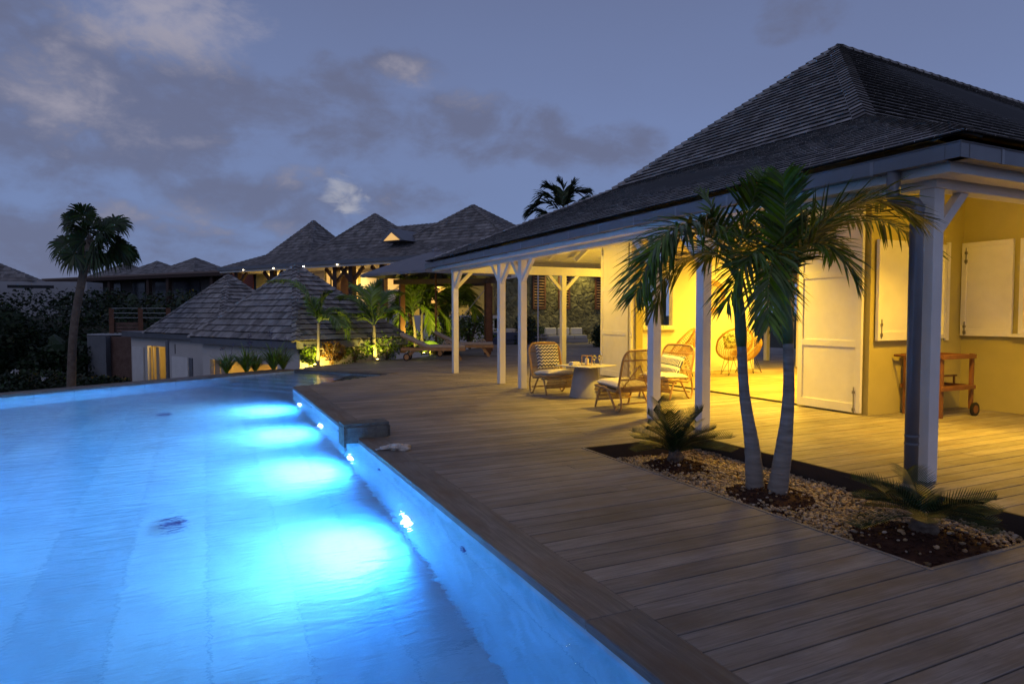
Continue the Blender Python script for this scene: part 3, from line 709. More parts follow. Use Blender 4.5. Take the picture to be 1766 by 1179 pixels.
k = MB(); yy = 6.64
while yy < 13.38:
    k.box(9.05, yy, .004, 15.9, yy+.146, .014); yy += .15
k.box(11.4, 3.97, .003, 15.9, 6.62, .013)
vb(k, 'room_floor', M_floor)
k = MB(); k.box(8.93, 7.72, .002, 9.03, 12.22, .010); k.box(8.945, 7.72, .010, 8.957, 12.22, .022); k.box(8.985, 7.72, .010, 8.997, 12.22, .022); vb(k, 'door_track', M_black)
k = MB(); k.box(9.12, 13.385, .015, 13.8, 13.399, .13); vb(k, 'skirting', M_white)

def leaf(name, axis, c, a0, a1, z0, z1, panels, parent=None, label=None, out=-1, bolts=()):
    """framed panel leaf lying in plane axis=c"""
    k = MB(); T = .022
    def bx(a, b, za, zb, d0, d1):
        lo, hi = sorted((c+out*d0, c+out*d1))
        if axis == 'X': k.box(lo, a, za, hi, b, zb)
        else: k.box(a, lo, za, b, hi, zb)
    s = .09 if a1-a0 > .9 else .075
    bx(a0+.01, a1-.01, z0+.01, z1-.01, 0, .026)
    bx(a0, a0+s, z0, z1, -.006, .044); bx(a1-s, a1, z0, z1, -.006, .044)
    zs = [z0]+[z0+(z1-z0)*f for f in panels]+[z1]
    for i, z in enumerate(zs):
        lo, hi = (z, z+s*1.5) if i == 0 else ((z-s, z) if i == len(zs)-1 else (z-s*.55, z+s*.55))
        bx(a0+s, a1-s, lo, hi, -.006, .0435)
    o = vb(k, name, M_white, bevel=.003)
    if label: o['label'] = label
    for (a, za, zb) in bolts:
        k = MB()
        lo, hi = sorted((c+out*.045, c+out*.058))
        if axis == 'X': k.box(lo, a-.006, za, hi, a+.006, zb); k.box(lo, a-.022, zb-.10, hi+.002, a+.022, zb-.06); k.box(lo, a-.022, za+.02, hi+.002, a+.022, za+.07)
        else: k.box(a-.006, lo, za, a+.006, hi, zb); k.box(a-.022, lo, zb-.10, a+.022, hi+.002, zb-.06); k.box(a-.022, lo, za+.02, a+.022, hi+.002, za+.07)
        vb(k, 'bolt', M_metal, o)
    return o
leaf('shutter_door', 'X', 8.90, 6.52, 7.66, .03, 3.22, (.325, .66), label='tall white door leaf folded back beside the cart', bolts=((6.62, .03, .42),))
leaf('shutter_door', 'X', 8.90, 12.42, 13.56, .03, 3.22, (.33, .66), label='tall white door leaf behind the rattan chairs', bolts=((13.48, 2.95, 3.15),))
k = MB(); k.box(8.84, 12.28, .03, 9.10, 12.33, 3.2); d = vb(k, 'folded_door', M_white)
k = MB(); k.box(8.80, 12.262, 1.02, 8.86, 12.276, 1.04); k.box(8.86, 12.262, .98, 8.88, 12.28, 1.10); vb(k, 'handle', M_white, d)
leaf('window_shutter', 'Y', 6.415, 9.03, 9.93, 1.12, 2.62, (), bolts=((9.10, 1.16, 1.44),))
leaf('window_shutter', 'X', 11.165, 5.69, 6.43, 1.17, 2.66, (), bolts=((6.36, 1.18, 1.40), (6.36, 2.32, 2.58)))
def wframe(axis, c0, c1, a0, a1, z0, z1, sill=True):
    k = MB(); w = .06
    def bx(a, b, za, zb, o=0):
        if axis == 'X': k.box(c0-o, a, za, c1, b, zb)
        else: k.box(a, c0-o, za, b, c1, zb)
    bx(a0, a0+w, z0, z1); bx(a1-w, a1, z0, z1); bx(a0+w, a1-w, z1-w, z1); bx(a0+w, a1-w, z0, z0+w)
    bx((a0+a1)/2-.02, (a0+a1)/2+.02, z0+w, z1-w, -.03)
    f = vb(k, 'window_frame', M_white)
    if sill:
        k = MB()
        if axis == 'X': k.box(c0-.10, a0-.05, z0-.05, c0+.02, a1+.05, z0-.002)
        else: k.box(a0-.05, c0-.08, z0-.05, a1+.05, c0+.02, z0-.002)
        vb(k, 'sill', M_white, f)
wframe('X', 11.17, 11.30, 4.55, 5.62, 1.22, 2.66); wframe('Y', 6.42, 6.60, 9.954, 10.736, 1.134, 2.616, False)
k = MB(); k.box(10.742, 6.415, 1.10, 10.81, 6.448, 2.66); vb(k, 'window_casing', M_white)
k = MB(); k.box(10.01, 6.603, 1.19, 10.74, 6.612, 2.56); vb(k, 'glow_sheet', mat('window_glow', (.8, .7, .4), .8, emit=(1, .6, .08), estr=.8))  # added glowing sheet, covers the dark opening behind the window frame
wframe('Y', 13.36, 13.50, 10.0, 10.98, 1.18, 2.62)
# downpipe
k = MB(); k.tube([(5.545, 3.75, 2.775), (5.545, 3.75, 2.56)], .052, 18); k.tube([(5.545, 3.75, 2.55), (5.60, 3.56, 2.49), (5.70, 3.50, 2.46)], .050, 14)
k = MB(); k.tube([(5.545, 3.80, 2.775), (5.545, 3.80, 2.535), (5.550, 3.796, 2.522), (5.682, 3.682, 2.478), (5.69, 3.674, 2.462), (5.69, 3.673, .003)], .056, 20)
dp = vb(k, 'downpipe', M_gut, smooth=False)
dp.data.polygons.foreach_set('use_smooth', [len(p.vertices) == 4 for p in dp.data.polygons])
for z in (.36, .43, 2.43):
    k = MB(); k.tube([(5.69, 3.673, z-.01), (5.69, 3.673, z+.01)], .060, 20); vb(k, 'pipe_collar', M_gut, dp)

# ================================================================== PLANTS
RT = V(math.cos(YAW), -math.sin(YAW), 0); FW = V(math.sin(YAW), math.cos(YAW), 0); UP = V(0, 0, 1)
def frond(mb, pts, n, ll, w, droop=.25, rnd=random, plume=.35, taper=.5, start=.12, r0=.012, rach=None, fold=1.0):
    """pinnate frond: rachis along pts, n leaflets each side of length ll"""
    P = spline(pts, 8); m = len(P)
    (rach or mb).tube(P, [r0*(1-.85*i/(m-1)) for i in range(m)], 5)
    for i in range(n):
        t = start+(1-start)*(i+rnd.uniform(-.3, .3))/n; t = max(0, min(.999, t)); f = t*(m-1); a = int(f); p = lerp(P[a], P[min(a+1, m-1)], f-a)
        d = (P[min(a+1, m-1)]-P[a]); d = d.normalized() if d.length > 1e-6 else UP
        sd = d.cross(UP); sd = sd.normalized() if sd.length > .1 else RT.copy()
        u = sd.cross(d)
        L = ll*(math.sin(math.pi*(.18+.74*t))**.7)*rnd.uniform(.82, 1.1)
        for s in (-1, 1):
            fw = .75+.85*t; up = rnd.uniform(-plume, plume)+.15*fold
            q = (sd*s+d*fw+u*up).normalized(); wd = q.cross(u).normalized()*w*rnd.uniform(.75, 1.15)
            wd = (wd+u*rnd.uniform(-.4, .4)*w).normalized()*w
            g_ = V(0, 0, -1)*L*droop*rnd.uniform(.5, 1.4)
            a0 = p; a1 = p+q*L*.35+g_*.10; a2 = p+q*L*.72+g_*.42; a3 = p+q*L+g_*.95
            b = len(mb.v)
            mb.v += [tuple(x) for x in (a0-wd*.35, a0+wd*.35, a1-wd, a1+wd, a2-wd*.72, a2+wd*.72, a3)]
            mb.f += [(b, b+1, b+3, b+2), (b+2, b+3, b+5, b+4), (b+4, b+5, b+6)]
def arc(c, az, L, rise, drop, lean=0):
    """typical arching frond path"""
    d = V(math.sin(az), math.cos(az), 0)
    return [c, c+d*L*.22+UP*rise*.62, c+d*L*.55+UP*rise, c+d*L*.85+UP*(rise-drop*.35), c+d*L+UP*(rise-drop)]
def rel(c, *pts):   # offsets (right, up, away) in metres from the crown
    return [c+RT*a+UP*b+FW*d for a, b, d in pts]
def trunk(mb, pts, rs, rings=0, n=14, seed=0):
    P = spline(pts, 10); m = len(P); rr = []
    for i in range(m):
        f = i/(m-1)*(len(rs)-1); a = min(int(f), len(rs)-2); r = lerp(rs[a], rs[a+1], f-a)
        rr.append(r*(1+(.035 if rings and i % 2 else 0)+.03*noise.noise(V(i*.7, seed, 0))))
    mb.tube(P, rr, n)
# --- two slim palms in the planting bed
SC = 5.46/1121
def px2(dpx, dpy): return dpx*SC, -dpy*SC
def fg_palm(name, label, base, tp, shaft_top, rb, fronds, seed):
    t = thing(name, label, 'palm tree', base, 0); B = Vector(base); rn_ = random.Random(seed)
    k = MB(); trunk(k, [p-B for p in tp], [rb, rb*.82, rb*.60, rb*.50, rb*.47], 1, 18, seed)
    k.build('trunk', M_trunk, t, smooth=True)
    k = MB(); a, b = tp[-1]-B, shaft_top-B
    k.tube([a-(b-a)*.02, lerp(a, b, .15), lerp(a, b, .5), lerp(a, b, .8), b], [rb*.50, rb*.60, rb*.55, rb*.40, rb*.30], 14); k.build('crownshaft', M_shaft, t, smooth=True)
    rk = MB(); 
    for i, (pts, n, ll) in enumerate(fronds):
        k = MB(); frond(k, [q-B for q in rel(shaft_top, (0, -.05, 0), *pts)], int(n*1.35), ll*1.45, .0120, .24, rn_, .6, rach=k, r0=.011, start=.24 if ll > .27 else .10)
        k.build('frond', M_leafp, t)
    return t
def P2(px, py, dep=0.0, ox=0, oy=0, scale=None):
    """offset (right, up, away) between two photo points at the palm's depth"""
    s = SC*(1+dep/5.46); return ((px-ox)*s, -(py-oy)*s, dep)
def at_px(px, py, depth):    # design helper: a point at this forward depth
    c, s_ = math.cos(PITCH), math.sin(PITCH)
    u = (px-883)/1121*depth; v = -(py-589.5)/1121*depth
    return V(0, 0, 1.5)+RT*u+FW*(depth*c+v*s_)+UP*(v*c-depth*s_)
D1 = 6.0; 
b1 = V(4.56, 4.38, -.15); b2 = V(4.62, 4.20, -.15)
dp1 = b1.dot(FW); dp2 = b2.dot(FW)
tp1 = [b1, at_px(1297, 770, dp1), at_px(1284, 680, dp1), at_px(1279, 595, dp1)]
tp2 = [b2, at_px(1352, 770, dp2), at_px(1360, 680, dp2), at_px(1359, 590, dp2)]
c1_ = at_px(1272, 478, dp1); c2_ = at_px(1352, 480, dp2)
def F(cx_, cy_, dep0, *pts):
    out = []
    for (x, y, dz) in pts:
        q = at_px(x, y, dep0+dz)-at_px(cx_, cy_, dep0); out.append((q.dot(RT), q.z, q.dot(FW)))
    return out
fr1 = [
 (F(1272, 478, dp1, (1235, 415, -.15), (1175, 405, -.35), (1125, 440, -.50), (1098, 505, -.60)), 52, .36),
 (F(1272, 478, dp1, (1240, 440, .05), (1195, 440, .15), (1150, 475, .30), (1130, 530, .40)), 44, .34),
 (F(1272, 478, dp1, (1262, 430, .10), (1243, 385, .25), (1222, 350, .35), (1210, 330, .4)), 30, .16),
 (F(1272, 478, dp1, (1250, 405, -.25), (1205, 385, -.5), (1155, 400, -.75), (1120, 440, -.9)), 46, .34),
 (F(1272, 478, dp1, (1290, 425, .3), (1310, 390, .7), (1335, 390, 1.0), (1360, 420, 1.3)), 44, .36),
 (F(1272, 478, dp1, (1285, 450, .1), (1310, 450, .2), (1335, 490, .25), (1345, 550, .3)), 40, .30),
 (F(1272, 478, dp1, (1275, 430, -.1), (1290, 370, -.2), (1300, 340, -.3), (1305, 320, -.35)), 36, .26),
]
fr2 = [
 (F(1352, 480, dp2, (1347, 425, 0), (1338, 375, .05), (1328, 335, .1), (1318, 305, .15)), 46, .28),
 (F(1352, 480, dp2, (1352, 420, -.1), (1355, 370, -.2), (1352, 330, -.3), (1350, 305, -.35)), 44, .26),
 (F(1352, 480, dp2, (1385, 425, -.1), (1435, 375, -.25), (1510, 345, -.4), (1585, 375, -.5)), 58, .38),
 (F(1352, 480, dp2, (1380, 425, .15), (1440, 380, .35), (1520, 378, .5), (1600, 430, .6)), 60, .36),
 (F(1352, 480, dp2, (1372, 440, -.2), (1410, 420, -.4), (1450, 440, -.55), (1480, 490, -.6)), 44, .26),
 (F(1352, 480, dp2, (1375, 415, .3), (1420, 370, .6), (1470, 345, .9), (1530, 350, 1.2)), 48, .34),
 (F(1352, 480, dp2, (1335, 440, -.2), (1310, 430, -.45), (1280, 460, -.6), (1255, 520, -.65)), 42, .30),
 (F(1352, 480, dp2, (1330, 425, .2), (1290, 400, .4), (1250, 410, .6), (1215, 450, .8)), 44, .34),
 (F(1352, 480, dp2, (1345, 440, -.3), (1335, 440, -.55), (1325, 490, -.7), (1325, 560, -.75)), 40, .26),
 (F(1352, 480, dp2, (1362, 440, .3), (1385, 400, .7), (1410, 400, 1.0), (1440, 440, 1.2)), 44, .34),
]
fg_palm('palm_tree', 'left one of two slim grey palms in the pebble bed, crown arching left', b1, tp1, c1_, .088, fr1, 3)
fg_palm('palm_tree', 'right one of two slim grey palms in the pebble bed, crown arching to the downpipe', b2, tp2, c2_, .092, fr2, 4)

# --- cycads
def cycad(loc, n, L, label, seed, spread=(.2, 1.15), specs=None):
    t = thing('cycad', label, 'cycad', loc); rn_ = random.Random(seed)
    k = MB(); k.blob((0, 0, .04), (.075, .075, .09), seed, .3); k.build('trunk', M_trunkd, t)
    for i in range(n):
        az_ = 2*math.pi*i*.382+rn_.uniform(-.2, .2); el_ = lerp(spread[0], spread[1], (i/n))+rn_.uniform(-.1, .1); l = L*rn_.uniform(.8, 1.1)
        if specs and i < len(specs): az_, el_, l = specs[i]
        d = V(math.sin(az_), math.cos(az_), 0); k = MB(); c = V(0, 0, .10)
        pts = [c, c+d*l*.35*math.cos(el_)+UP*l*.38*math.sin(el_)+UP*.03, c+d*l*.72*math.cos(el_)+UP*(l*.72*math.sin(el_)), c+d*l*math.cos(el_)*1.02+UP*(l*.93*math.sin(el_)-.03*math.cos(el_))]
        P = spline(pts, 8); m = len(P); k.tube(P, [.006*(1-.7*j/(m-1)) for j in range(m)], 5); nl = 27
        for j in range(nl):
            u = .14+.85*j/nl; f = u*(m-1); a = int(f); p = lerp(P[a], P[min(a+1, m-1)], f-a); dd = (P[min(a+1, m-1)]-P[a]).normalized()
            sd = dd.cross(UP); sd = sd.normalized() if sd.length > .1 else RT.copy(); uu = sd.cross(dd)
            LL = l*.37*math.sin(math.pi*(.10+.82*u))**.6
            for s in (-1, 1):
                q = (sd*s+dd*.75+uu*.45).normalized()*LL*rn_.uniform(.9, 1.1); w_ = dd*.0050
                b = len(k.v); k.v += [tuple(p-w_), tuple(p+w_), tuple(p+q*.6+w_*.9), tuple(p+q*.6-w_*.9), tuple(p+q+UP*-.004)]
                k.f += [(b, b+1, b+2, b+3), (b+3, b+2, b+4)]
        k.build('frond', M_leafc, t)
    return t
cycad((4.63, 5.60, -.10), 24, .62, 'bushy dark cycad at the far end of the pebble bed, near two white posts', 3, (.06, 1.2))
cycad((4.70, 2.93, -.07), 19, .54, 'dark low cycad at the front end of the pebble bed, below the downpipe', 9, (.02, .62))

# --- fan palm
def fan_palm():
    B = V(-4.72, 30.2, -2.05); dep = B.dot(FW)
    t = thing('fan_palm', 'tall lone fan palm with curved trunk standing against the sky beyond the pool', 'palm tree', B)
    k = MB(); tp = [B]+[at_px(x, y, dep) for x, y in ((124, 620), (128, 560), (136, 510), (146, 462), (152, 440))]
    k2 = [p-B for p in tp]; trunk(k, k2, [.17, .15, .14, .14, .15, .12], 0, 12, 2); k.build('trunk', M_trunkd, t, smooth=True)
    c = at_px(154, 415, dep)-B; rn_ = random.Random(6)
    k = MB(); k.blob(tuple(c-UP*.35), (.20, .20, .45), 4, .5); k.build('crown_base', M_trunkd, t)
    S = dep/1121
    heads = [(-62, -40), (-50, 18), (-35, -60), (0, -72), (38, -62), (60, -30), (72, 5), (45, 25), (20, 35), (-22, 34), (22, -45), (-22, -42), (-8, -8), (34, -8), (-42, -22), (5, -30), (-56, 4), (50, -22), (2, -52), (18, 14), (-40, 30), (64, 16)]
    for i, (dx, dy) in enumerate(heads):
        dz = rn_.uniform(-1.2, 1.2); tip = c+RT*dx*S*.66+UP*-(dy+6)*S*.62+FW*dz*.6
        k = MB(); d = (tip-c); mid = lerp(c, tip, .5)+UP*.10; pth = [c, mid, tip]; k.tube(spline(pth, 4), .022, 5)
        dr = (d.normalized()+UP*-.15).normalized(); sd = dr.cross(FW if abs(dr.dot(FW)) < .9 else UP).normalized(); nn = sd.cross(dr)
        sd = (sd+nn*rn_.uniform(-.5, .5)).normalized()
        nb = 34; Lf = .86*rn_.uniform(.8, 1.05)
        for j in range(nb):
            a = lerp(-1.95, 1.95, j/(nb-1)); q = (dr*math.cos(a)+sd*math.sin(a)); q = (q+nn*rn_.uniform(-.18, .18)).normalized()
            l = Lf*(.78+.22*math.cos(a))*rn_.uniform(.85, 1.05); w_ = q.cross(nn).normalized()*.045
            g_ = V(0, 0, -1)*l
            b = len(k.v); k.v += [tuple(x) for x in (tip, tip+q*l*.55-w_+g_*.05, tip+q*l*.55+w_+g_*.05, tip+q*l*.85-w_*.5+g_*.2, tip+q*l*.85+w_*.5+g_*.2, tip+q*l*.98+g_*.42)]
            k.f += [(b, b+1, b+2), (b+1, b+3, b+4, b+2), (b+3, b+5, b+4)]
        k.build('frond', M_leaffan, t)
fan_palm()
def small_palm(name, label, B, crown, rb, fronds, mleaf, seed, n=34, ll=.45, w=.02, mtr=None, plume=.3, droop=.35, cat='palm tree', group=None):
    """crown = world point; fronds = list of lists of world points"""
    B = Vector(B); t = thing(name, label, cat, B, 0, group); rn_ = random.Random(seed)
    k = MB(); trunk(k, [V(0, 0, 0), lerp(V(0, 0, 0), crown-B, .5)+RT*rn_.uniform(-.05, .05), crown-B], [rb*1.3, rb, rb*.8], 1, 10, seed); k.build('trunk', mtr or M_trunk, t, smooth=True)
    for f in fronds:
        k = MB(); frond(k, [crown-B]+[q-B for q in f], n, ll, w, droop, rn_, plume, rach=k, r0=.018); k.build('frond', mleaf, t)
    return t
def pf_(dep, *p): return [at_px(x, y, dep+(q[0] if q else 0)) for x, y, *q in p]
d_ = 19.6
small_palm('young_palm', 'young palm lit from below at the pool corner, one long frond reaching left', (at_px(548, 632, d_).x, at_px(548, 632, d_).y, -.1), at_px(549, 556, d_), .048,
  [pf_(d_, (540, 528, 0), (524, 500, 0), (500, 484, .2), (464, 484, .4)), pf_(d_, (560, 538, .2), (578, 534, .4), (592, 550, .6), (600, 580, .7)), pf_(d_, (552, 535, 0), (558, 515, 0), (566, 505, 0)),
   pf_(d_, (560, 545, -.3), (575, 545, -.6), (588, 560, -.9)), pf_(d_, (543, 530, .5), (540, 515, 1.0), (530, 512, 1.6))], M_leafl, 5, 90, .52, .020)
d_ = 21.5
small_palm('young_palm', 'young palm with spreading dark fronds beside the raised sun lounger', (at_px(648, 624, d_).x, at_px(648, 624, d_).y, -.1), at_px(645, 560, d_), .06,
  [pf_(d_, (625, 530, 0), (605, 512, .2), (586, 512, .4)), pf_(d_, (640, 520, 0), (643, 500, .2), (652, 485, .3)), pf_(d_, (660, 540, 0), (680, 533, .2), (700, 545, .4)),
   pf_(d_, (620, 545, -.3), (600, 545, -.5), (585, 560, -.6)), pf_(d_, (655, 525, .4), (668, 505, .9), (690, 505, 1.3)), pf_(d_, (635, 530, .4), (620, 500, .7), (612, 492, 1.))], M_leafl, 7, 84, .58, .022)
d_ = 26.5
for i, (bx, cx_, cy_, lab, fr) in enumerate((
  (716, 712, 545, 'yellow lit slender palm left of the parasol pole', ((690, 520), (700, 500), (730, 500), (690, 545), (740, 530), (668, 535))),
  (729, 728, 540, 'yellow lit slender palm just behind the parasol pole', ((715, 505), (745, 500), (768, 520), (775, 550), (745, 555), (705, 515))),
  (790, 788, 535, 'dark palm between the parasol pole and the brown swing frame', ((770, 505), (785, 495), (808, 505), (822, 530), (765, 535))))):
    fl = []
    for (x, y) in fr: fl.append(pf_(d_, ((cx_*.6+x*.4), min(cy_, y)-10, .2), ((cx_*.25+x*.75), y-6, .4), (x, y+12, .6)))
    small_palm('garden_palm', lab, (at_px(bx, 600, d_+i*.4).x, at_px(bx, 600, d_+i*.4).y, 0), at_px(cx_, cy_, d_+i*.4), .06, fl, M_leafp if i == 2 else M_leafl, 20+i, 52, .75, .032)
# coconut palm behind the main roof
d_ = 40
B = at_px(968, 600, d_); B.z = 0
small_palm('coconut_palm', 'dark coconut palm crown rising behind the main roof', B, at_px(970, 366, d_), .16,
  [pf_(d_, (945, 350), (928, 352), (912, 362)), pf_(d_, (958, 335), (950, 325), (946, 322)), pf_(d_, (972, 335), (970, 322), (966, 314)), pf_(d_, (985, 335), (995, 330), (1012, 328)), pf_(d_, (950, 370), (930, 362), (915, 368)),
   pf_(d_, (978, 340), (985, 325), (988, 318)), pf_(d_, (995, 350), (1008, 345), (1018, 352)), pf_(d_, (955, 345), (940, 336), (932, 342))], M_leaffan, 31, 50, 1.25, .065)

# --- leafy bushes: clumps of many small leaves
def leafball(k, c, r, n, s, rnd, flat=.8):
    for i in range(n):
        while True:
            d = V(rnd.uniform(-1, 1), rnd.uniform(-1, 1), rnd.uniform(-1, 1))
            if .35 < d.length < 1: break
        p = V(c[0]+d.x*r[0], c[1]+d.y*r[1], c[2]+d.z*r[2]); a = V(rnd.gauss(0, 1), rnd.gauss(0, 1), rnd.gauss(0, .6)).normalized()
        b = a.cross(V(rnd.gauss(0, 1), rnd.gauss(0, 1), rnd.gauss(0, 1))).normalized(); l = s*rnd.uniform(.6, 1.4)
        q = len(k.v); k.v += [tuple(p), tuple(p+a*l*.5+b*l*.28), tuple(p+a*l), tuple(p+a*l*.5-b*l*.28)]; k.f.append((q, q+1, q+2, q+3))
def bush(name, label, loc, r, n, s, m, seed, cat='bush', group=None, clumps=9, stem=True):
    t = thing(name, label, cat, loc, 0, group); rn_ = random.Random(seed); k = MB()
    for i in range(clumps):
        a = rn_.uniform(0, 6.28); q = rn_.random()**.5; cc = V(math.cos(a)*q*r[0]*.7, math.sin(a)*q*r[1]*.7, r[2]*rn_.uniform(.45, 1.5)*(1-.35*q)); rr = rn_.uniform(.35, .6)
        leafball(k, cc, (r[0]*rr, r[1]*rr, r[2]*rr*.8), n//clumps, s, rn_)
    if n > 4000 and s > .2:
        k.blob((0, 0, r[2]*.66), (r[0]*.62, r[1]*.62, r[2]*.78), seed, .5, 30, 20)
    k.build('foliage', m, t)
    if stem:
        k = MB()
        for i in range(5):
            a = i*1.25; k.tube([V(0, 0, 0), V(math.cos(a)*r[0]*.2, math.sin(a)*r[1]*.2, r[2]*.7), V(math.cos(a)*r[0]*.5, math.sin(a)*r[1]*.5, r[2]*1.3)], [.05*r[2], .035*r[2], .01], 6)
        k.build('stem', M_trunkd, t)
    return t
def gpt(px, py, depth): p = at_px(px, py, depth); return p
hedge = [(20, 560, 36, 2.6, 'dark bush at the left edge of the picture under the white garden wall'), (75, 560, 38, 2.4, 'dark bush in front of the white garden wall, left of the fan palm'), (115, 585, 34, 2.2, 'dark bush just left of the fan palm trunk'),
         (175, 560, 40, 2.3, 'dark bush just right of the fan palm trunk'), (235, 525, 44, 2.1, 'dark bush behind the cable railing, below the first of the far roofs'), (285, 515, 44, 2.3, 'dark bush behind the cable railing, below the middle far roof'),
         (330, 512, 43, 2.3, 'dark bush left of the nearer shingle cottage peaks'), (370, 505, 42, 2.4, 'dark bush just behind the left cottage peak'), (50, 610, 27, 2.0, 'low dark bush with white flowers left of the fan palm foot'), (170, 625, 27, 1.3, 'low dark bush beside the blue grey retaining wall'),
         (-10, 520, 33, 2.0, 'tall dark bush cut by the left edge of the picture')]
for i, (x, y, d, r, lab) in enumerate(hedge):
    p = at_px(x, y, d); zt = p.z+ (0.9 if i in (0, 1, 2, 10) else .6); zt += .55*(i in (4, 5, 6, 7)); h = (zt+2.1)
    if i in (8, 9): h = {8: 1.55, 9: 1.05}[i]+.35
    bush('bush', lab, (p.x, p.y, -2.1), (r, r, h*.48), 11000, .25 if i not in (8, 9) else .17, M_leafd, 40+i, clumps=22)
fl = MB(); rnf = random.Random(3)
p8 = at_px(76, 652, 25.8)
for (x, y) in ((76, 652), (122, 652), (27, 508 if False else 640)):
    p = at_px(x, y, 25.6); leafball(fl, p-p8, (.10, .10, .08), 26, .09, rnf)
o = fl.build('flowers', mat('white_petals', (.6, .6, .62), .7), loc=p8); tag(o, 'white flowers opening in the dark low bushes behind the pool edge', 'flowers')
# background planting mass below the far houses
k = MB(); rnb = random.Random(77)
for i in range(150):
    x = rnb.uniform(-40, 5); y = rnb.uniform(40, 58)+max(0, -x-12)*.1; z = hill(x, y)
    leafball(k, (x, y, z+.75), (1.5, 1.3, 1.35), 210, .26, rnb)
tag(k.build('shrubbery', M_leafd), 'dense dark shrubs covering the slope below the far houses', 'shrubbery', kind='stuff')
# strap-leaved clumps along the far coping
def strap(loc, label, seed, n=26, h=.55):
    t = thing('agapanthus', label, 'plant', loc, 0, 'strap leaved plants along the far pool edge'); rn_ = random.Random(seed); k = MB()
    for i in range(n):
        a = rn_.uniform(0, 6.28); d = V(math.cos(a), math.sin(a), 0); l = h*rn_.uniform(.7, 1.15); ou = rn_.uniform(.15, 1.1); s = d.cross(UP)*.02
        P = bez((0, 0, 0), d*l*ou*.4+UP*l*.8, d*l*ou+UP*l*rn_.uniform(.35, .95), 4)
        for j in range(4):
            w0 = 1-.2*j; w1 = .8-.2*j+.02; k.quadf(P[j]-s*w0, P[j]+s*w0, P[j+1]+s*w1, P[j+1]-s*w1)
    k.build('leaves', M_leafl, t); k = MB()
    for i in range(2):
        d = V(rn_.uniform(-.2, .2), rn_.uniform(-.2, .2), 0); top = d+UP*h*rn_.uniform(1.05, 1.35); k.tube([V(0, 0, 0), d*.5+UP*h*.6, top], .005, 4); leafball(k, top, (.07, .07, .05), 30, .035, rn_)
    k.build('flower_stalk', mat('dull_violet', (.09, .08, .13), .8), t)
a, b = V(.30, 18.35, 0), V(2.25, 19.35, 0)
for i, (x, nm) in enumerate(((.12, 'leftmost of the row, drooping over the lit window'), (.34, 'second of the row from the left'), (.52, 'middle of the row, in front of the cottage wall'), (.70, 'fourth of the row with tall upright leaves'), (.88, 'last of the row, next to the cottage corner'))):
    p = lerp(a, b, x+(.0, .03, -.03, .04, .0)[i])+V(0, (.1, -.05, .12, .0, .08)[i], 0); strap((p.x, p.y, -.06), 'strap leaved plant behind the coping, '+nm, 60+i, 120, (.62, .78, .60, .84, .66)[i])
# shrubs at the corner
for i, (x, y, d, r, h, m, s, lab) in enumerate((
  (533, 622, 20.0, .36, .42, M_leafl, .09, 'small bright lit shrub at the yellow cottage wall left of the young palm'), (572, 622, 20.2, .42, .50, M_red, .09, 'small reddish croton shrub just right of the young palm'),
  (612, 612, 21.5, .75, .62, M_leafp, .10, 'feathery dark shrub left of the ground spotlight'), (668, 604, 22.6, .75, .68, M_leafp, .10, 'feathery dark shrub right of the ground spotlight, by the lounger wheels'),
  (745, 598, 26.0, .55, .32, M_leafp, .12, 'low dark shrub under the parasol'), (700, 590, 27.5, .9, .8, M_leafp, .14, 'leafy shrub behind the lounger backrest'), (775, 575, 28.5, 1.1, 1.0, M_leafp, .15, 'big leafy shrub behind the parasol pole'),
  (810, 560, 30, 1.2, 1.25, M_leafp, .15, 'dark tall shrub between the white posts and the swing frame'), (905, 550, 33.5, .8, 1.0, M_leafd, .15, 'dark shrub at the foot of the rough stone wall'),
  (1035, 555, 31, .5, .7, M_leafd, .12, 'dark shrub beside the right end of the outdoor sofa'))):
    p = at_px(x, y, d); bush('shrub', lab, (p.x, p.y, -.05), (r, r, h), 1500, s, m, 80+i, clumps=12)
# bright philodendron
p = at_px(742, 600, 24.6); t = thing('philodendron', 'glowing lime green broad leaf plant below the parasol', 'plant', (p.x, p.y, 0)); rn_ = random.Random(4)
for i in range(5):
    a = -1.3+i*.62; d = RT*math.sin(a)+UP*math.cos(a)*.75; c = V(0, 0, .25); L = .40; s = d.cross(FW).normalized(); k = MB()
    P = [c, c+d*L*.3, c+d*L*.6, c+d*L*.85, c+d*L]; W = [.02, .15, .19, .11, .0]
    P = [q+FW*(-.05*i+.12*math.sin(3*(q-c).length)) for q in P]
    for j in range(4): k.quadf(P[j]-s*W[j], P[j], P[j+1], P[j+1]-s*W[j+1]); k.quadf(P[j], P[j]+s*W[j]-FW*.0, P[j+1]+s*W[j+1], P[j+1])
    k.build('leaf', M_leafv, t)
k = MB(); k.tube([V(0, 0, 0), V(0, 0, .3)], .03, 6); k.build('stem', M_rachis, t)

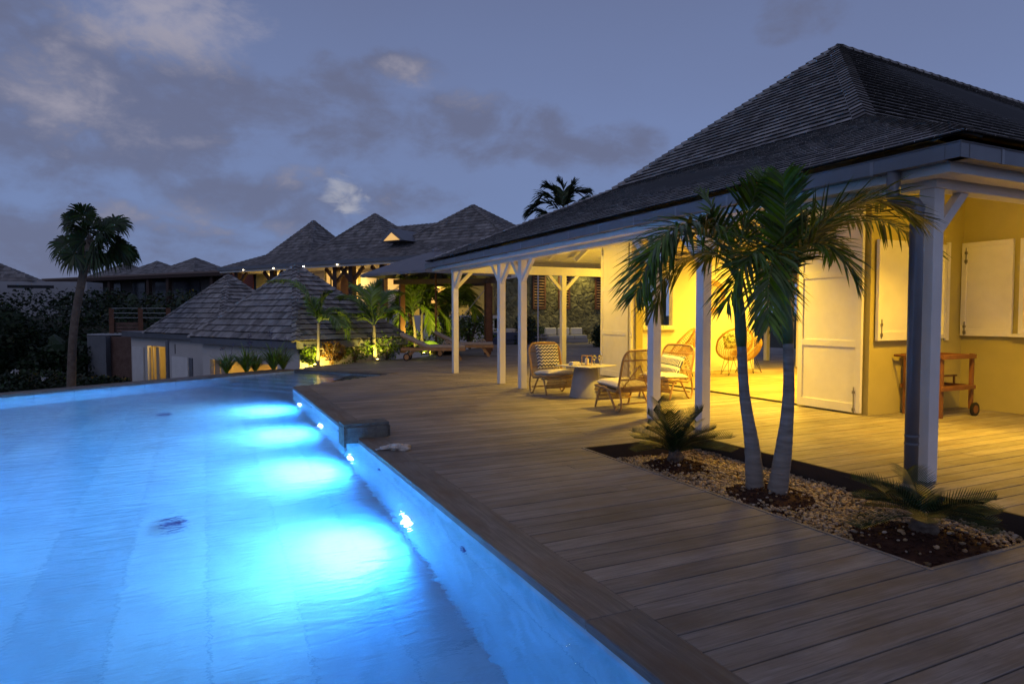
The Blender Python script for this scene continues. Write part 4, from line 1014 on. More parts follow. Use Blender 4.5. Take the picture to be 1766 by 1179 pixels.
# ground spotlights lighting the planting
def gspot(px, py, d, e, to, label):
    p = at_px(px, py, d); t = thing('ground_spotlight', label, 'garden light', (p.x, p.y, max(p.z, 0.0)), 0, 'small garden spotlights')
    k = MB(); k.lathe([(.0, 0), (.045, 0), (.05, .05), (.04, .055)]); k.build('housing', M_black, t); k = MB(); k.lathe([(0, .052), (.036, .052), (.03, .062)]); k.build('lens', M_bulby, t)
    light('SPOT', 'garden_lamp', (p.x, p.y, max(p.z, 0)+.10), e, (1, .74, .10), to=to, spot_size=R(115), spot_blend=.6, shadow_soft_size=.03)
q = at_px(549, 560, 19.8); gspot(543, 632, 19.2, 85, q, 'ground spotlight at the foot of the young palm by the pool corner')
q = at_px(646, 560, 21.8); gspot(651, 622, 21.1, 120, q, 'ground spotlight glowing under the feathery shrubs')
q = at_px(722, 550, 26.6); gspot(716, 590, 25.4, 160, q, 'ground spotlight behind the lounger backrest')
q = at_px(742, 560, 25.6); gspot(731, 611, 24.0, 60, q, 'ground spotlight under the lounger below the parasol')

# ================================================================== OTHER BUILDINGS
M_pane = mat('lit_pane', (.8, .6, .3), .6, emit=(1, .55, .14), estr=.75)
M_paneb = mat('lit_pane_bright', (.8, .6, .3), .6, emit=(1, .66, .22), estr=1.35)
M_dglass = mat('dark_glass', (.03, .035, .05), .15)
M_curt = mat('curtain', (.42, .36, .28), .9)
def stone_mat():
    m = bpy.data.materials.new('rough_stone'); m.use_nodes = True; nt = m.node_tree; b = nt.nodes['Principled BSDF']; N = nt.nodes.new; L = nt.links.new
    t = N('ShaderNodeTexCoord'); v = N('ShaderNodeTexVoronoi'); v.feature = 'DISTANCE_TO_EDGE'; v.inputs['Scale'].default_value = 3.0
    nz = N('ShaderNodeTexNoise'); nz.inputs['Scale'].default_value = 3; nz.inputs['Detail'].default_value = 6
    mx = N('ShaderNodeVectorMath'); mx.operation = 'MULTIPLY_ADD'; mx.inputs[1].default_value = (.5, .5, .5); L(nz.outputs['Color'], mx.inputs[0]); L(t.outputs['Object'], mx.inputs[2]); L(mx.outputs[0], v.inputs['Vector'])
    L(t.outputs['Object'], nz.inputs['Vector']); v2 = N('ShaderNodeTexVoronoi'); v2.inputs['Scale'].default_value = 3.0; L(mx.outputs[0], v2.inputs['Vector'])
    hs = N('ShaderNodeHueSaturation'); hs.inputs['Color'].default_value = (.14, .135, .075, 1); s = N('ShaderNodeSeparateColor'); L(v2.outputs['Color'], s.inputs[0]); mr = N('ShaderNodeMapRange'); L(s.outputs[0], mr.inputs[0]); mr.inputs[3].default_value = .55; mr.inputs[4].default_value = 1.5; L(mr.outputs[0], hs.inputs['Value'])
    L(hs.outputs[0], b.inputs['Base Color']); b.inputs['Roughness'].default_value = .85
    ad = N('ShaderNodeMath'); ad.operation = 'MULTIPLY_ADD'; L(v.outputs['Distance'], ad.inputs[0]); ad.inputs[1].default_value = 2.0; L(nz.outputs['Fac'], ad.inputs[2])
    bp = N('ShaderNodeBump'); bp.inputs['Strength'].default_value = 1; bp.inputs['Distance'].default_value = .12; L(ad.outputs[0], bp.inputs['Height']); L(bp.outputs[0], b.inputs['Normal']); return m
M_rstone = stone_mat()
class Frame:
    """local frame of a building: x along d, y to its left"""
    def __init__(s, o, ang): s.o = Vector(o); s.a = ang; s.x = V(math.cos(ang), math.sin(ang), 0); s.y = V(-math.sin(ang), math.cos(ang), 0)
    def hitx(s, px, py, x0):   # local (y, z) where the sight line meets local plane x = x0
        r = at_px(px, py, 1)-V(0, 0, 1.5); t = ((s.o+s.x*x0-V(0, 0, 1.5)).dot(s.x))/r.dot(s.x); p = V(0, 0, 1.5)+r*t; return (p-s.o).dot(s.y), p.z-s.o.z
    def hity(s, px, py, y0):
        r = at_px(px, py, 1)-V(0, 0, 1.5); t = ((s.o+s.y*y0-V(0, 0, 1.5)).dot(s.y))/r.dot(s.y); p = V(0, 0, 1.5)+r*t; return (p-s.o).dot(s.x), p.z-s.o.z
def wl_(mb, axis, c, a0, a1, z0, z1, t=.15, holes=()):
    grid_wall(mb, axis, c, c+t, a0, a1, z0, z1, list(holes))
# ---- two shingle cottages below the pool edge
def cottage(o, label, win, seed, ext=0.0):
    F_ = Frame(o, R(25.2)); t = thing('cottage', label, 'cottage', o, F_.a)
    ex, ey, zt = 4.5, 7.0, .72
    e = [(0, 0, zt), (0, ey, zt), (ex, ey, zt), (ex, 0, zt)]; tp = [(2.25, 3.5, 3.32)]*4
    md = [tuple(lerp(Vector(a), Vector(tp[0]), .5)) for a in e]
    roof(t, e, md, tp, .27, .20, .045, M_shin, faces=(0, 3), caps=(0, 1, 3), capw=.13, seed=seed)
    k = MB(); 
    for (x0, y0, x1, y1) in ((.04, .04, .09, ey+ext), (.09, .04, ex-.04, .09), (ex-.09, .09, ex-.04, ey-.04)): k.box(x0, y0, zt-.24, x1, y1, zt-.02)
    k.box(.10, .10, zt-.10, ex-.1, ey-.1, zt-.07)
    if ext: k.box(.04, ey-.5, zt-.03, ex-.1, ey+ext, zt+.01)
    k.build('fascia', M_gut, t)
    w = MB(); wl_(w, 'X', .35, .35, ey-.3+ext, -2.1, zt-.12, .15, [(a, b, -1.9, z) for a, b, z in win]); wl_(w, 'Y', .35, .50, ex-.35, -2.1, zt-.12, .15); w.box(ex-.5, .5, -2.1, ex-.35, ey-.3, zt-.12); w.box(.5, ey-.45+ext, -2.1, ex-.5, ey-.3+ext, zt-.12)
    w.build('wall', M_pale, t)
    k = MB(); k.box(2.2, .55, -2.0, 2.25, ey-.5+ext, zt-.2); k.box(.52, ey-.50+ext, -2.0, 2.2, ey-.46+ext, zt-.2); k.box(.52, .55, zt-.16, 2.2, ey-.5, zt-.13); k.build('room', M_lit, t)
    return t, F_
CA = (2.50, 20.35, 0)
FA = Frame(CA, R(25.2))
wy1 = FA.hitx(362, 628, .35)[0]; wy0 = FA.hitx(478, 628, .35)[0]; zt_ = FA.hitx(400, 623, .35)[1]
tA, _ = cottage(CA, 'nearer grey shingle cottage with pyramid roof and yellow lit wall beyond the pool corner', [(wy0, wy1, zt_)], 21)
def on_x(F_, t, name, m, pxa, pxb, pya, pyb, x0, x1, lab=None, bevel=0):
    ya, za = F_.hitx(pxa, pya, x0); yb, zb = F_.hitx(pxb, pyb, x0); k = MB(); k.box(x0, min(ya, yb), min(za, zb), x1, max(ya, yb), max(za, zb)); o = k.build(name, m, t, bevel=bevel)
    if lab: o['label'] = lab
    return o, ya, yb
s_, a, b = on_x(FA, tA, 'shutter', M_white, 296, 325, 614, 700, .28, .33)
k = MB(); ym = lerp(a, b, .25); k.box(.262, ym-.02, .0, .279, ym+.02, .38); k.build('bolt', M_black, s_)
k = MB(); k.tube([(.27, FA.hitx(290, 600, .3)[0], .52), (.27, FA.hitx(290, 600, .3)[0], -2.05)], .07, 10); k.build('drainpipe', M_gut, tA)
for i, (x, w) in enumerate(((375, 5), (384, 3), (389, 4))):
    on_x(FA, tA, 'curtain', M_curt, x-w, x+w, 620, 700, .55, .60)
on_x(FA, tA, 'door_frame', M_gut, 325.5, 333, 617, 700, .31, .345)
light('POINT', 'cottage_lamp', tuple(FA.o+FA.x*1.3+FA.y*(wy0+1.2)+V(0, 0, .1)), 150, (1, .66, .20), shadow_soft_size=.1)
CB = (.52, 27.67, 0); FB = Frame(CB, R(25.2))
y1 = FB.hitx(254, 600, .35)[0]; y0 = FB.hitx(286, 600, .35)[0]; zb_ = FB.hitx(270, 597, .35)[1]
tB, _ = cottage(CB, 'farther grey shingle cottage with pyramid roof, half hidden behind the nearer one', [(y0, y1, zb_)], 22, FB.hitx(226.5, 600, .35)[0]-6.7)
on_x(FB, tB, 'shutter', M_white, 228, 248, 597, 670, .28, .33)
on_x(FB, tB, 'curtain', M_curt, 263, 266, 598, 690, .55, .6); on_x(FB, tB, 'curtain', M_curt, 269, 276, 598, 690, .55, .6)
light('POINT', 'cottage_lamp', tuple(FB.o+FB.x*1.3+FB.y*((y0+y1)/2)+V(0, 0, .2)), 60, (1, .66, .20), shadow_soft_size=.1)
# lamp washing the cottage's end wall
light('SPOT', 'garden_lamp', tuple(FA.o+FA.x*.75-FA.y*.25+V(0, 0, -.25)), 130, (1, .66, .10), to=tuple(FA.o+FA.x*.8+FA.y*.3+V(0, 0, .5)), spot_size=R(140), spot_blend=.6)

# ---- retaining walls and cable railing
def slabbox(name, m, pa, pb, d, zb, back=1.6, t=None, top=None):
    a = at_px(*pa, d); b = at_px(*pb, d-.6); zt = a.z if top is None else top; k = MB(); bk = FW*back
    k.hexa([V(a.x, a.y, zb), V(b.x, b.y, zb), V(b.x, b.y, zb)+bk, V(a.x, a.y, zb)+bk, V(a.x, a.y, zt), V(b.x, b.y, zt), V(b.x, b.y, zt)+bk, V(a.x, a.y, zt)+bk])
    return k.build(name, m, t)
o = slabbox('retaining_wall', M_gwall, (150, 579), (182, 579), 33.2, -2.1); tag(o, 'blue grey rendered retaining wall left of the red brown masonry', 'wall')
o = slabbox('masonry_wall', M_brickw, (183, 580), (226, 580), 33.1, -2.1, .3); tag(o, 'rough red brown masonry wall between grey wall and cottage', 'wall')
zt = at_px(150, 578, 33.2).z
o = slabbox('terrace_slab', mat('pale_slab', (.42, .44, .46), .6), (150, 576), (300, 576), 33.3, zt+.004, 2.2, None, zt+.06); tag(o, 'pale flat terrace slab on top of the retaining walls', 'slab')
base = at_px(240, 577, 34.5); t = thing('cable_railing', 'brown post and cable railing on the terrace slab behind the cottages', 'railing', (base.x, base.y, zt+.06))
for x in (193, 243, 291):
    p = at_px(x, 576, 34.5)-V(base.x, base.y, 0); h = at_px(193, 531, 34.5).z-zt-.06; k = MB(); k.box(p.x-.11, p.y-.08, 0, p.x+.11, p.y+.08, h); k.build('post', M_brown, t)
pa = at_px(193, 576, 34.5)-base; pb = at_px(291, 576, 34.5)-base; pa.z = pb.z = 0
for f in (.99, .80, .62): k = MB(); k.beam(pa+UP*h*f, pb+UP*h*f, .05 if f < .9 else .12, .03); k.build('rail', M_metal, t)
k = MB()
for f in (.10, .24, .38): k.beam(pa+UP*h*f+FW*.14, lerp(pa, pb, .5)+UP*h*f+FW*.14, .04, .15)
k.build('board_panel', M_brickw, t)

# ---- large guest house behind
UO = (1.1, 45.2, 0); FU = Frame(UO, math.atan2(-.840, .542))
SU = 1.119
tU = thing('guest_house', 'long guest house with three shingle roof peaks and brown columns, lit warm, behind the cottages', 'house', UO, FU.a)
zE = 4.5; mbs = MB(); ubs = MB(); cbs = MB()
L_ = 20.4
fe = [(-.2, 0, zE), (L_, 0, zE), (L_, 1.9, 5.35), (1.9, 1.9, 5.35)]
shingles(mbs, *fe, .26, .24, .03, 5); ubs.quadf(*fe)
le = [(-.2, 8.4, zE), (-.2, 0, zE), (1.9, 1.9, 5.35), (1.9, 6.4, 5.35)]; shingles(mbs, *le, .26, .24, .03, 6); ubs.quadf(*le); hipcap(cbs, (-.2, 0, zE), (1.9, 1.9, 5.35), .16, .26, .03)
apx = [FU.hity(*p, 4.1) for p in ((541, 380), (647, 368), (816, 353))]
apx = [(x, 4.1, z) for x, z in apx]
halfs = [(1.9, None), (None, None), (None, None)]
xs = [1.9, (apx[0][0]*2-1.9), apx[1][0]-3.1, apx[1][0]+3.1, apx[2][0]-3.9, apx[2][0]+3.9]
for i, ap in enumerate(apx):
    x0, x1 = xs[2*i], xs[2*i+1]; B_ = [(x0, 1.9, 5.35), (x1, 1.9, 5.35), (x1, 6.4, 5.35), (x0, 6.4, 5.35)]
    for j in range(4):
        a, b = B_[j], B_[(j+1) % 4]; ubs.quadf(a, b, ap)
        if j != 2: shingles(mbs, a, b, ap, ap, .26, .24, .03, 10+i*4+j)
        hipcap(cbs, a, ap, .16, .26, .03)
# low ridge between second and third peak
zr = 6.75; rx0, rx1 = apx[1][0]+.3, apx[2][0]-.3
q = [(rx0, 1.9, 5.35), (rx1, 1.9, 5.35), (rx1, 4.1, zr), (rx0, 4.1, zr)]; shingles(mbs, *q, .26, .24, .03, 40); ubs.quadf(*q); q = [(rx1, 6.4, 5.35), (rx0, 6.4, 5.35), (rx0, 4.1, zr), (rx1, 4.1, zr)]; ubs.quadf(*q); hipcap(cbs, (rx0, 4.1, zr), (rx1, 4.1, zr), .16, .3, .03)
rU = mbs.build('roof', M_shind, tU); ubs.build('roof_underlay', M_under, rU); cbs.build('hip_cap', M_shind, rU)
# dormer
xa, za = FU.hity(655, 417, 1.0); xb, _ = FU.hity(696, 416, 1.0); xm, zm = FU.hity(673, 393, 1.0)
k = MB(); k.hexa([(xa, 1.0, za), (xb, 1.0, za), (xb, 3.6, za), (xa, 3.6, za), (xm-.01, 1.0, zm), (xm+.01, 1.0, zm), (xm+.01, 3.6, zm), (xm-.01, 3.6, zm)]); dm = k.build('dormer', M_gut, tU)
k = MB(); xa2, za2 = FU.hity(662, 415.5, .98); xb2, _ = FU.hity(689, 414.5, .98); xm2, zm2 = FU.hity(675, 401.5, .98); k.hexa([(xa2, .96, za2), (xb2, .96, za2), (xb2, .99, za2), (xa2, .99, za2), (xm2-.005, .96, zm2), (xm2+.005, .96, zm2), (xm2+.005, .99, zm2), (xm2-.005, .99, zm2)]); k.build('window', M_pane, dm)
k = MB(); k.box(-.25, -.14, zE-.20, L_, -.0, zE+.0); k.build('gutter', M_gut, tU); k = MB(); k.box(-.2, .0, zE-.33, L_, .12, zE-.16); k.build('fascia', M_white, tU)
k = MB(); k.box(-.15, .13, zE-.30, L_, 2.3, zE-.26); k.build('veranda_ceiling', M_ceil, tU)
FY = 2.3; k = MB(); k.box(.3, FY, -2, L_, FY+.2, zE-.1); k.box(.3, FY+.2, -2, .5, 8, zE-.1); k.build('wall', M_wall, tU)
k = MB(); k.box(.0, .2, 1.35, L_, FY, 1.5); k.box(.0, .2, -2, L_, .4, 1.35); k.build('terrace', M_pale, tU)
def on_y(name, m, xa, xb, ya, yb, y0, y1, parent=None, lab=None):
    a, z1 = FU.hity(xa, ya, y0); b, z0 = FU.hity(xb, yb, y0); k = MB(); k.box(a, y0, z0, b, y1, z1); o = k.build(name, m, parent or tU)
    if lab: o['label'] = lab
    return o
on_y('door', mat('red_panel', (.20, .045, .02), .6), 398, 437, 467, 505, FY-.05, FY-.01)
for xa, xb, m, nm, y0_ in ((462, 471, M_paneb, 'window', 466), (473, 488, M_paneb, 'window', 468), (537, 560, M_pale, 'shutter', 463), (563, 569, M_pane, 'window', 463), (572, 577, M_pane, 'window', 463), (584, 605, M_paneb, 'doorway', 462), (610, 617, M_pane, 'window', 462), (622, 650, M_pale, 'shutter', 462), (664, 690, M_pane, 'window', 452), (694, 712, M_pane, 'window', 452), (716, 760, M_pane, 'window', 462)):
    w_ = on_y(nm, m, xa, xb, y0_, y0_+60, FY-.06 if m is M_pale else FY-.03, FY-.005)
on_y('door', mat('dark_door', (.05, .025, .012), .6), 587, 601, 472, 530, FY-.12, FY-.07)
M_col = mat('dark_brown_column', (.06, .028, .016), .6)
on_y('parapet', M_white, 663, 690, 500, 560, 1.2, 1.4)
for x in (410, 471, 580, 607, 661, 730):
    xc, _ = FU.hity(x, 470, .55); k = MB(); k.box(xc-.16, .42, 1.5, xc+.16, .72, zE-.31); p = k.build('column', M_col, tU)
    for s in (-1, 1): k = MB(); k.beam((xc+s*.12, .57, zE-1.05), (xc+s*.85, .57, zE-.36), .16, .16); k.build('brace', M_col, p)
for x, y in ((422, 464), (474, 461.5), (526, 458.5), (584, 455)):
    xc, zc = FU.hity(x, y, .1); k = MB(); k.blob((xc, .0, zc), (.065, .065, .065), 0, 0); k.build('bulb', M_bulb, tU, smooth=True)
tU.scale = (SU, SU, SU); tU.location = Vector(UO)*SU+V(0, 0, 1.5*(1-SU))
for x in (3.5, 10.0, 15.5): 
    p = (FU.o+FU.x*x+FU.y*1.3)*SU; light('AREA', 'terrace_lamp', (p.x, p.y, 4.3), 100, (1, .62, .17), rot=(0, 0, 0), shape='DISK', size=.4)

# ---- far house with three little peaks
M_fbr = mat('far_timber', (.055, .035, .028), .8)
def far_house():
    o = (-13.84, 75.4, 0); e1 = (1.66, 54.76, 0); d = (Vector(e1)-Vector(o)).normalized(); F_ = Frame(o, math.atan2(d.y, d.x))
    t = thing('far_house', 'distant dark house with three small shingle peaks over a long flat canopy', 'house', o, F_.a); Lh = 30
    zc = 4.85; k = MB(); k.box(0, 0, zc-.28, Lh, 6, zc); k.build('canopy', M_fbr, t)
    k = MB(); k.box(0, -.03, zc-.02, Lh, .2, zc+.12); k.build('canopy_edge', mat('faded_edge', (.20, .15, .13), .8), t)
    mb = MB(); ub = MB()
    for i, (px, py) in enumerate(((218, 453), (272, 450), (337, 444))):
        x, z = F_.hity(px, py, 4); h = 2.9+.3*i; B_ = [(x-h, 1.2, zc+.02), (x+h, 1.2, zc+.02), (x+h, 6.8, zc+.02), (x-h, 6.8, zc+.02)]
        for j in range(4):
            ub.quadf(B_[j], B_[(j+1) % 4], (x, 4, z))
            if j in (0, 3, 1): shingles(mb, B_[j], B_[(j+1) % 4], (x, 4, z), (x, 4, z), .35, .4, .03, i*3+j)
    r = mb.build('roof', M_shind, t); ub.build('roof_underlay', M_under, r)
    k = MB(); a = F_.hity(156, 490, 2.4)[0]; k.box(a, 2.4, -1.5, Lh, 2.6, zc-.28); k.box(a, 2.6, -1.5, a+.2, 6, zc-.28); k.build('wall', mat('shaded_wall', (.16, .15, .145), .9), t)
    for xa, xb in ((197, 208), (229, 250), (268, 290), (300, 345)):
        a, z1 = F_.hity(xa, 484, 2.36); b, _ = F_.hity(xb, 484, 2.36); k = MB(); k.box(a, 2.33, 2.0, b, 2.39, z1); k.build('window', M_dglass, t)
    for x in (162, 189, 256, 290, 366): a, _ = F_.hity(x, 484, .4); k = MB(); k.box(a-.17, .3, -1.5, a+.17, .6, zc-.28); k.build('column', M_fbr, t)
far_house()
def left_house():
    p = at_px(-60, 484, 48); t = thing('garden_house', 'white walled house with dark sloping roof at the far left edge', 'house', (p.x, p.y, 0)); P = lambda x, y, d=48: at_px(x, y, d)-V(p.x, p.y, 0)
    a, b = P(-60, 484), P(150, 486, 52); k = MB(); bk = FW*2
    k.hexa([V(a.x, a.y, -2), V(b.x, b.y, -2), V(b.x, b.y, -2)+bk, V(a.x, a.y, -2)+bk, a, b, b+bk, a+bk]); k.build('wall', mat('white_garden_wall', (.42, .42, .43), .9, var=.05, vscale=1), t)
    a, b = P(15, 494), P(95, 495, 49.5); k = MB(); k.beam(a-FW*.12, b-FW*.12, .3, .22); k.build('ledge', M_black, t)
    a, b, c = P(-90, 484.5, 49), P(56, 484.5, 50), P(-40, 438, 51); mb = MB(); e = b+FW*1.5; f = a+FW*9
    for q in ((a, b, c, c), (b, e, c, c)): shingles(mb, *q, .35, .35, .03, 3); 
    mb.quadf(a-UP*.02, b-UP*.02, c-UP*.02); mb.quadf(b-UP*.02, e-UP*.02, c-UP*.02); mb.quadf(e, f, c); mb.quadf(f, a, c); mb.build('roof', M_shind, t)
left_house()

# ---- stone building behind the veranda
t = thing('stone_wall', 'rough stone wall with slatted timber shutters behind the outdoor sofas', 'wall', (9.5, 32, 0))
k = MB(); k.box(4.8, 0, 0, 16, .5, 4.3); k.build('masonry', M_rstone, t)
for a, b in ((16.43, 17.24), (18.05, 18.80), (20.48, 21.3)):
    k = MB(); x0, x1, z0, z1 = a-9.5, b-9.5, 1.85, 3.83; k.box(x0, -.10, z0, x0+.09, -.02, z1); k.box(x1-.09, -.10, z0, x1, -.02, z1); k.box(x0+.09, -.10, z0, x1-.09, -.02, z0+.09); k.box(x0+.09, -.10, z1-.09, x1-.09, -.02, z1); w = k.build('louvred_shutter', M_brown, t)
    k = MB()
    for i in range(11): z = z0+.14+i*.155; k.hexa([(x0+.09, -.09, z), (x1-.09, -.09, z), (x1-.09, -.03, z+.04), (x0+.09, -.03, z+.04), (x0+.09, -.09, z+.02), (x1-.09, -.09, z+.02), (x1-.09, -.03, z+.06), (x0+.09, -.03, z+.06)])
    k.build('slats', M_teakl, w); k = MB(); k.box(x0+.05, -.015, z0+.05, x1-.05, -.005, z1-.05); k.build('dark_opening', M_under, w)
k = MB(); k.box(9.6, -.42, 0, 16, -.02, .10); k.build('ledge', M_wall, t)
for x in (17.7, 19.7, 22.3): light('SPOT', 'wall_lamp', (x, 31.2, 4.1), 150, (1, .74, .16), to=(x, 31.9, 1.4), spot_size=R(120), spot_blend=.8, shadow_soft_size=.05)
for (X, Y) in ((19, 31.4),): light('POINT', 'sofa_lamp', (17.6, 30.6, 2.3), 14, (1, .74, .2), shadow_soft_size=.1)
k = MB(); a, b, c, d = at_px(838, 469, 29), at_px(928, 469, 29), at_px(925, 473, 29), at_px(842, 486, 29); k.hexa([a, b, c, d, a+V(0, 0, .02)+FW*.02, b+V(0, 0, .02)+FW*.02, c+V(0, 0, .02)+FW*.02, d+V(0, 0, .02)+FW*.02]); 
for q in (a, b): k.tube([q, V(q.x, q.y, 0)], .03, 6)
o = k.build('awning', M_sail); tag(o, 'small pale awning stretched on poles in front of the stone wall', 'awning')

# ================================================================== FURNITURE
def lounger_proto():
    t = thing('sun_lounger', '', 'sun lounger'); L = 2.0; W = .66
    k = MB(); k.box(-1, -W/2, .27, 1, -W/2+.05, .35); k.box(-1, W/2-.05, .27, 1, W/2, .35); k.box(.95, -W/2+.05, .27, 1, W/2-.05, .35); k.box(-1, -W/2+.05, .27, -.95, W/2-.05, .35)
    for i in range(12): x = -.2+i*.098; k.box(x, -W/2+.05, .315, x+.07, W/2-.05, .332)
    k.build('frame', M_teakl, t, bevel=.004)
    for s in (-1, 1):
        k = MB(); k.beam((.62, s*(W/2-.08), .28), (.86, s*(W/2-.08), 0.0), .05, .08); k.build('leg', M_teakl, t)
        k = MB(); k.beam((-.62, s*(W/2-.08), .28), (-.80, s*(W/2-.08), .10), .05, .07); lg = k.build('leg', M_teakl, t)
        k = MB(); k.lathe([(.0, -.02), (.105, -.02), (.105, .02), (0, .02)]); k.xf(Matrix.Rotation(R(90), 4, 'X')); wh = k.build('wheel', M_black, lg, smooth=False, loc=(-.82, s*(W/2+.0), .105))
        k = MB(); k.lathe([(0, -.026), (.07, -.026), (.07, .026), (0, .026)]); k.xf(Matrix.Rotation(R(90), 4, 'X')); k.build('hub', M_teakl, wh)
    k = MB(); k.beam((-.98, 0, .66), (-.22, 0, .33), W-.10, .03, up=(0, 0, 1)); k.build('backrest_frame', M_teakl, t)
    k = MB(); k.box(-.24, -W/2+.02, .35, .98, W/2-.02, .425); k.beam((-1.02, 0, .735), (-.22, 0, .39), W-.04, .075); k.build('mattress', M_mat, t, bevel=.02)
    return t
lg = lounger_proto()
LG = [((6.95, 20.72, 0), R(-23), 'teak sun lounger with taupe mattress and raised back, nearest the far pool corner'), ((8.62, 22.2, 0), R(-23), 'second teak sun lounger, behind and right of the parasol pole'),
      ((17.6, 19.6, 0), R(-170), 'sun lounger on the far deck seen through the lit room between two white posts')]
for i, (p, rz, lab) in enumerate(LG):
    o = lg if i == 0 else copy_tree(lg); o.location = p; o.rotation_euler.z = rz; o.scale = (1.06, 1.06, 1.22); tag(o, lab, 'sun lounger', 'teak sun loungers on the decks')
def towel(p, lab):
    k = MB(); k.tube([V(-.14, 0, .0), V(-.10, 0, .07), V(0, 0, .11), V(.10, 0, .07), V(.14, 0, 0)], .022, 8); k.tube([V(-.05, -.03, .03), V(.05, .03, .03)], .03, 8); o = k.build('headrest_roll', M_mat, smooth=True, loc=p, rotz=-.4); tag(o, lab, 'headrest')
towel((7.35, 20.56, .525), 'small rolled headrest lying on the nearest lounger mattress'); towel((9.2, 21.95, .525), 'small rolled headrest lying on the second lounger mattress')
# parasol
p = at_px(752, 600, 25.5); t = thing('parasol', 'big dark grey parasol on a red brown pole behind the loungers', 'parasol', (p.x, p.y, 0))
k = MB(); k.tube([V(0, 0, 0), V(0, 0, 4.0)], .035, 10); k.build('pole', M_brown, t, smooth=True)
k = MB(); k.box(-.35, -.35, 0, .35, .35, .09); k.build('base', M_conc, t)
k = MB(); R_ = 2.95; zr_ = 3.08; zp_ = 4.02; n_ = 8; ring = []
for i in range(n_):
    a = 2*math.pi*i/n_+YAW*-1; rr = R_ if i % 2 == 0 else R_*.72; ring.append(V(math.cos(a)*rr, math.sin(a)*rr, zr_))
ap = V(0, 0, zp_)
for i in range(n_):
    a, b = ring[i], ring[(i+1) % n_]; am, bm = lerp(a, ap, .5)+UP*.05, lerp(b, ap, .5)+UP*.05
    k.quadf(a, b, bm, am); k.quadf(am, bm, ap); k.quadf(a-UP*.10, b-UP*.10, b, a)
k.build('canopy', M_para, t)
k = MB()
for i in range(n_): k.beam(ring[i]-UP*.02, ap-UP*.06, .03, .03)
k.build('ribs', M_brown, t); k = MB(); k.lathe([(0, zp_), (.16, zp_-.03), (.14, zp_+.06), (.02, zp_+.12)]); k.build('top_cap', M_para, t)
# brown swing frame
p0 = at_px(694, 600, 26); p1 = at_px(841, 600, 25); t = thing('timber_frame', 'brown timber frame with diagonal cable standing behind the loungers', 'pergola', (p0.x, p0.y, 0)); q = V(p1.x-p0.x, p1.y-p0.y, 0)
bk = FW*2.2
for a in (V(0, 0, 0), q, bk, q+bk): k = MB(); k.box(a.x-.10, a.y-.10, 0, a.x+.10, a.y+.10, 2.72); k.build('post', M_brown, t)
for a, b in ((V(-.3, .1, 2.82), q+V(.3, -.1, 2.82)), (bk+UP*2.82, q+bk+UP*2.82), (UP*2.83-FW*.1, bk+UP*2.83), (q+UP*2.83-FW*.1, q+bk+UP*2.83)): k = MB(); k.beam(a, b, .12, .19); k.build('crossbeam', mat('grey_crossbeam', (.10, .07, .055), .7), t)
k = MB(); k.tube([q+UP*2.6, lerp(q, V(0, 0, 0), .42)+UP*.9], .018, 5); k.build('cable', M_metal, t)

def rbox(k, x0, y0, z0, x1, y1, z1): k.box(x0, y0, z0, x1, y1, z1); return k
# outdoor sofas
def sofa(p, rz, L, mbase, mc, label, n, chaise=False):
    t = thing('outdoor_sofa', label, 'sofa', p, rz)
    k = MB(); k.box(0, 0, .02, L, .9, .22); k.build('base', mbase, t, bevel=.02); k = MB(); k.box(0, .78, .22, L, .96, .62); k.box(0, 0, .22, .14, .78, .5); k.build('backrest', mbase, t, bevel=.03)
    w = (L-.2)/n
    for i in range(n): k = MB(); k.box(.16+i*w, .0, .225, .16+(i+1)*w-.02, .76, .42); k.build('seat_cushion', M_gfab, t, bevel=.04)
    for i in range(n): k = MB(); k.box(.2+i*w, .56, .43, .16+(i+1)*w-.06, .77, .82); k.xf(Matrix.Rotation(0, 4, 'X')); k.build('back_cushion', mc, t, bevel=.06)
    return t
sofa((16.5, 30.6, 0), R(-8), 2.5, M_conc, M_cush, 'pale outdoor sofa with cream cushions against the stone wall', 3)
sofa((15.9, 30.9, 0), R(172), 2.6, M_blue, M_cush, 'navy backed outdoor sofa seen from behind near the stone wall', 3)
p = at_px(937, 590, 29.5); t = thing('side_table', 'small white cone side table in front of the pale sofa', 'table', (p.x, p.y, 0)); k = MB(); k.lathe([(0, 0), (.24, 0), (.15, .48), (0, .48)]); k.build('base', M_conc, t); k = MB(); k.lathe([(0, .48), (.38, .48), (.38, .51), (0, .51)]); k.build('tabletop', M_conc, t)
t = thing('potted_plant', 'small leafy plant in a pot on the white side table', 'plant', (p.x-.15, p.y, .512)); k = MB(); k.lathe([(0, 0), (.06, 0), (.08, .12), (0, .12)]); k.build('pot', M_conc, t); k = MB(); leafball(k, (0, 0, .32), (.22, .22, .2), 160, .09, random.Random(2)); k.build('foliage', M_leafp, t)
p = at_px(795, 612, 25.0); k = MB(); k.lathe([(0, 0), (.42, 0), (.62, .16), (.66, .30), (.60, .30), (.5, .16), (0, .12)]); o = k.build('bowl', M_black, smooth=True, loc=(p.x-.6, p.y+.2, 0.002)); tag(o, 'wide low black bowl on the deck under the loungers', 'bowl')

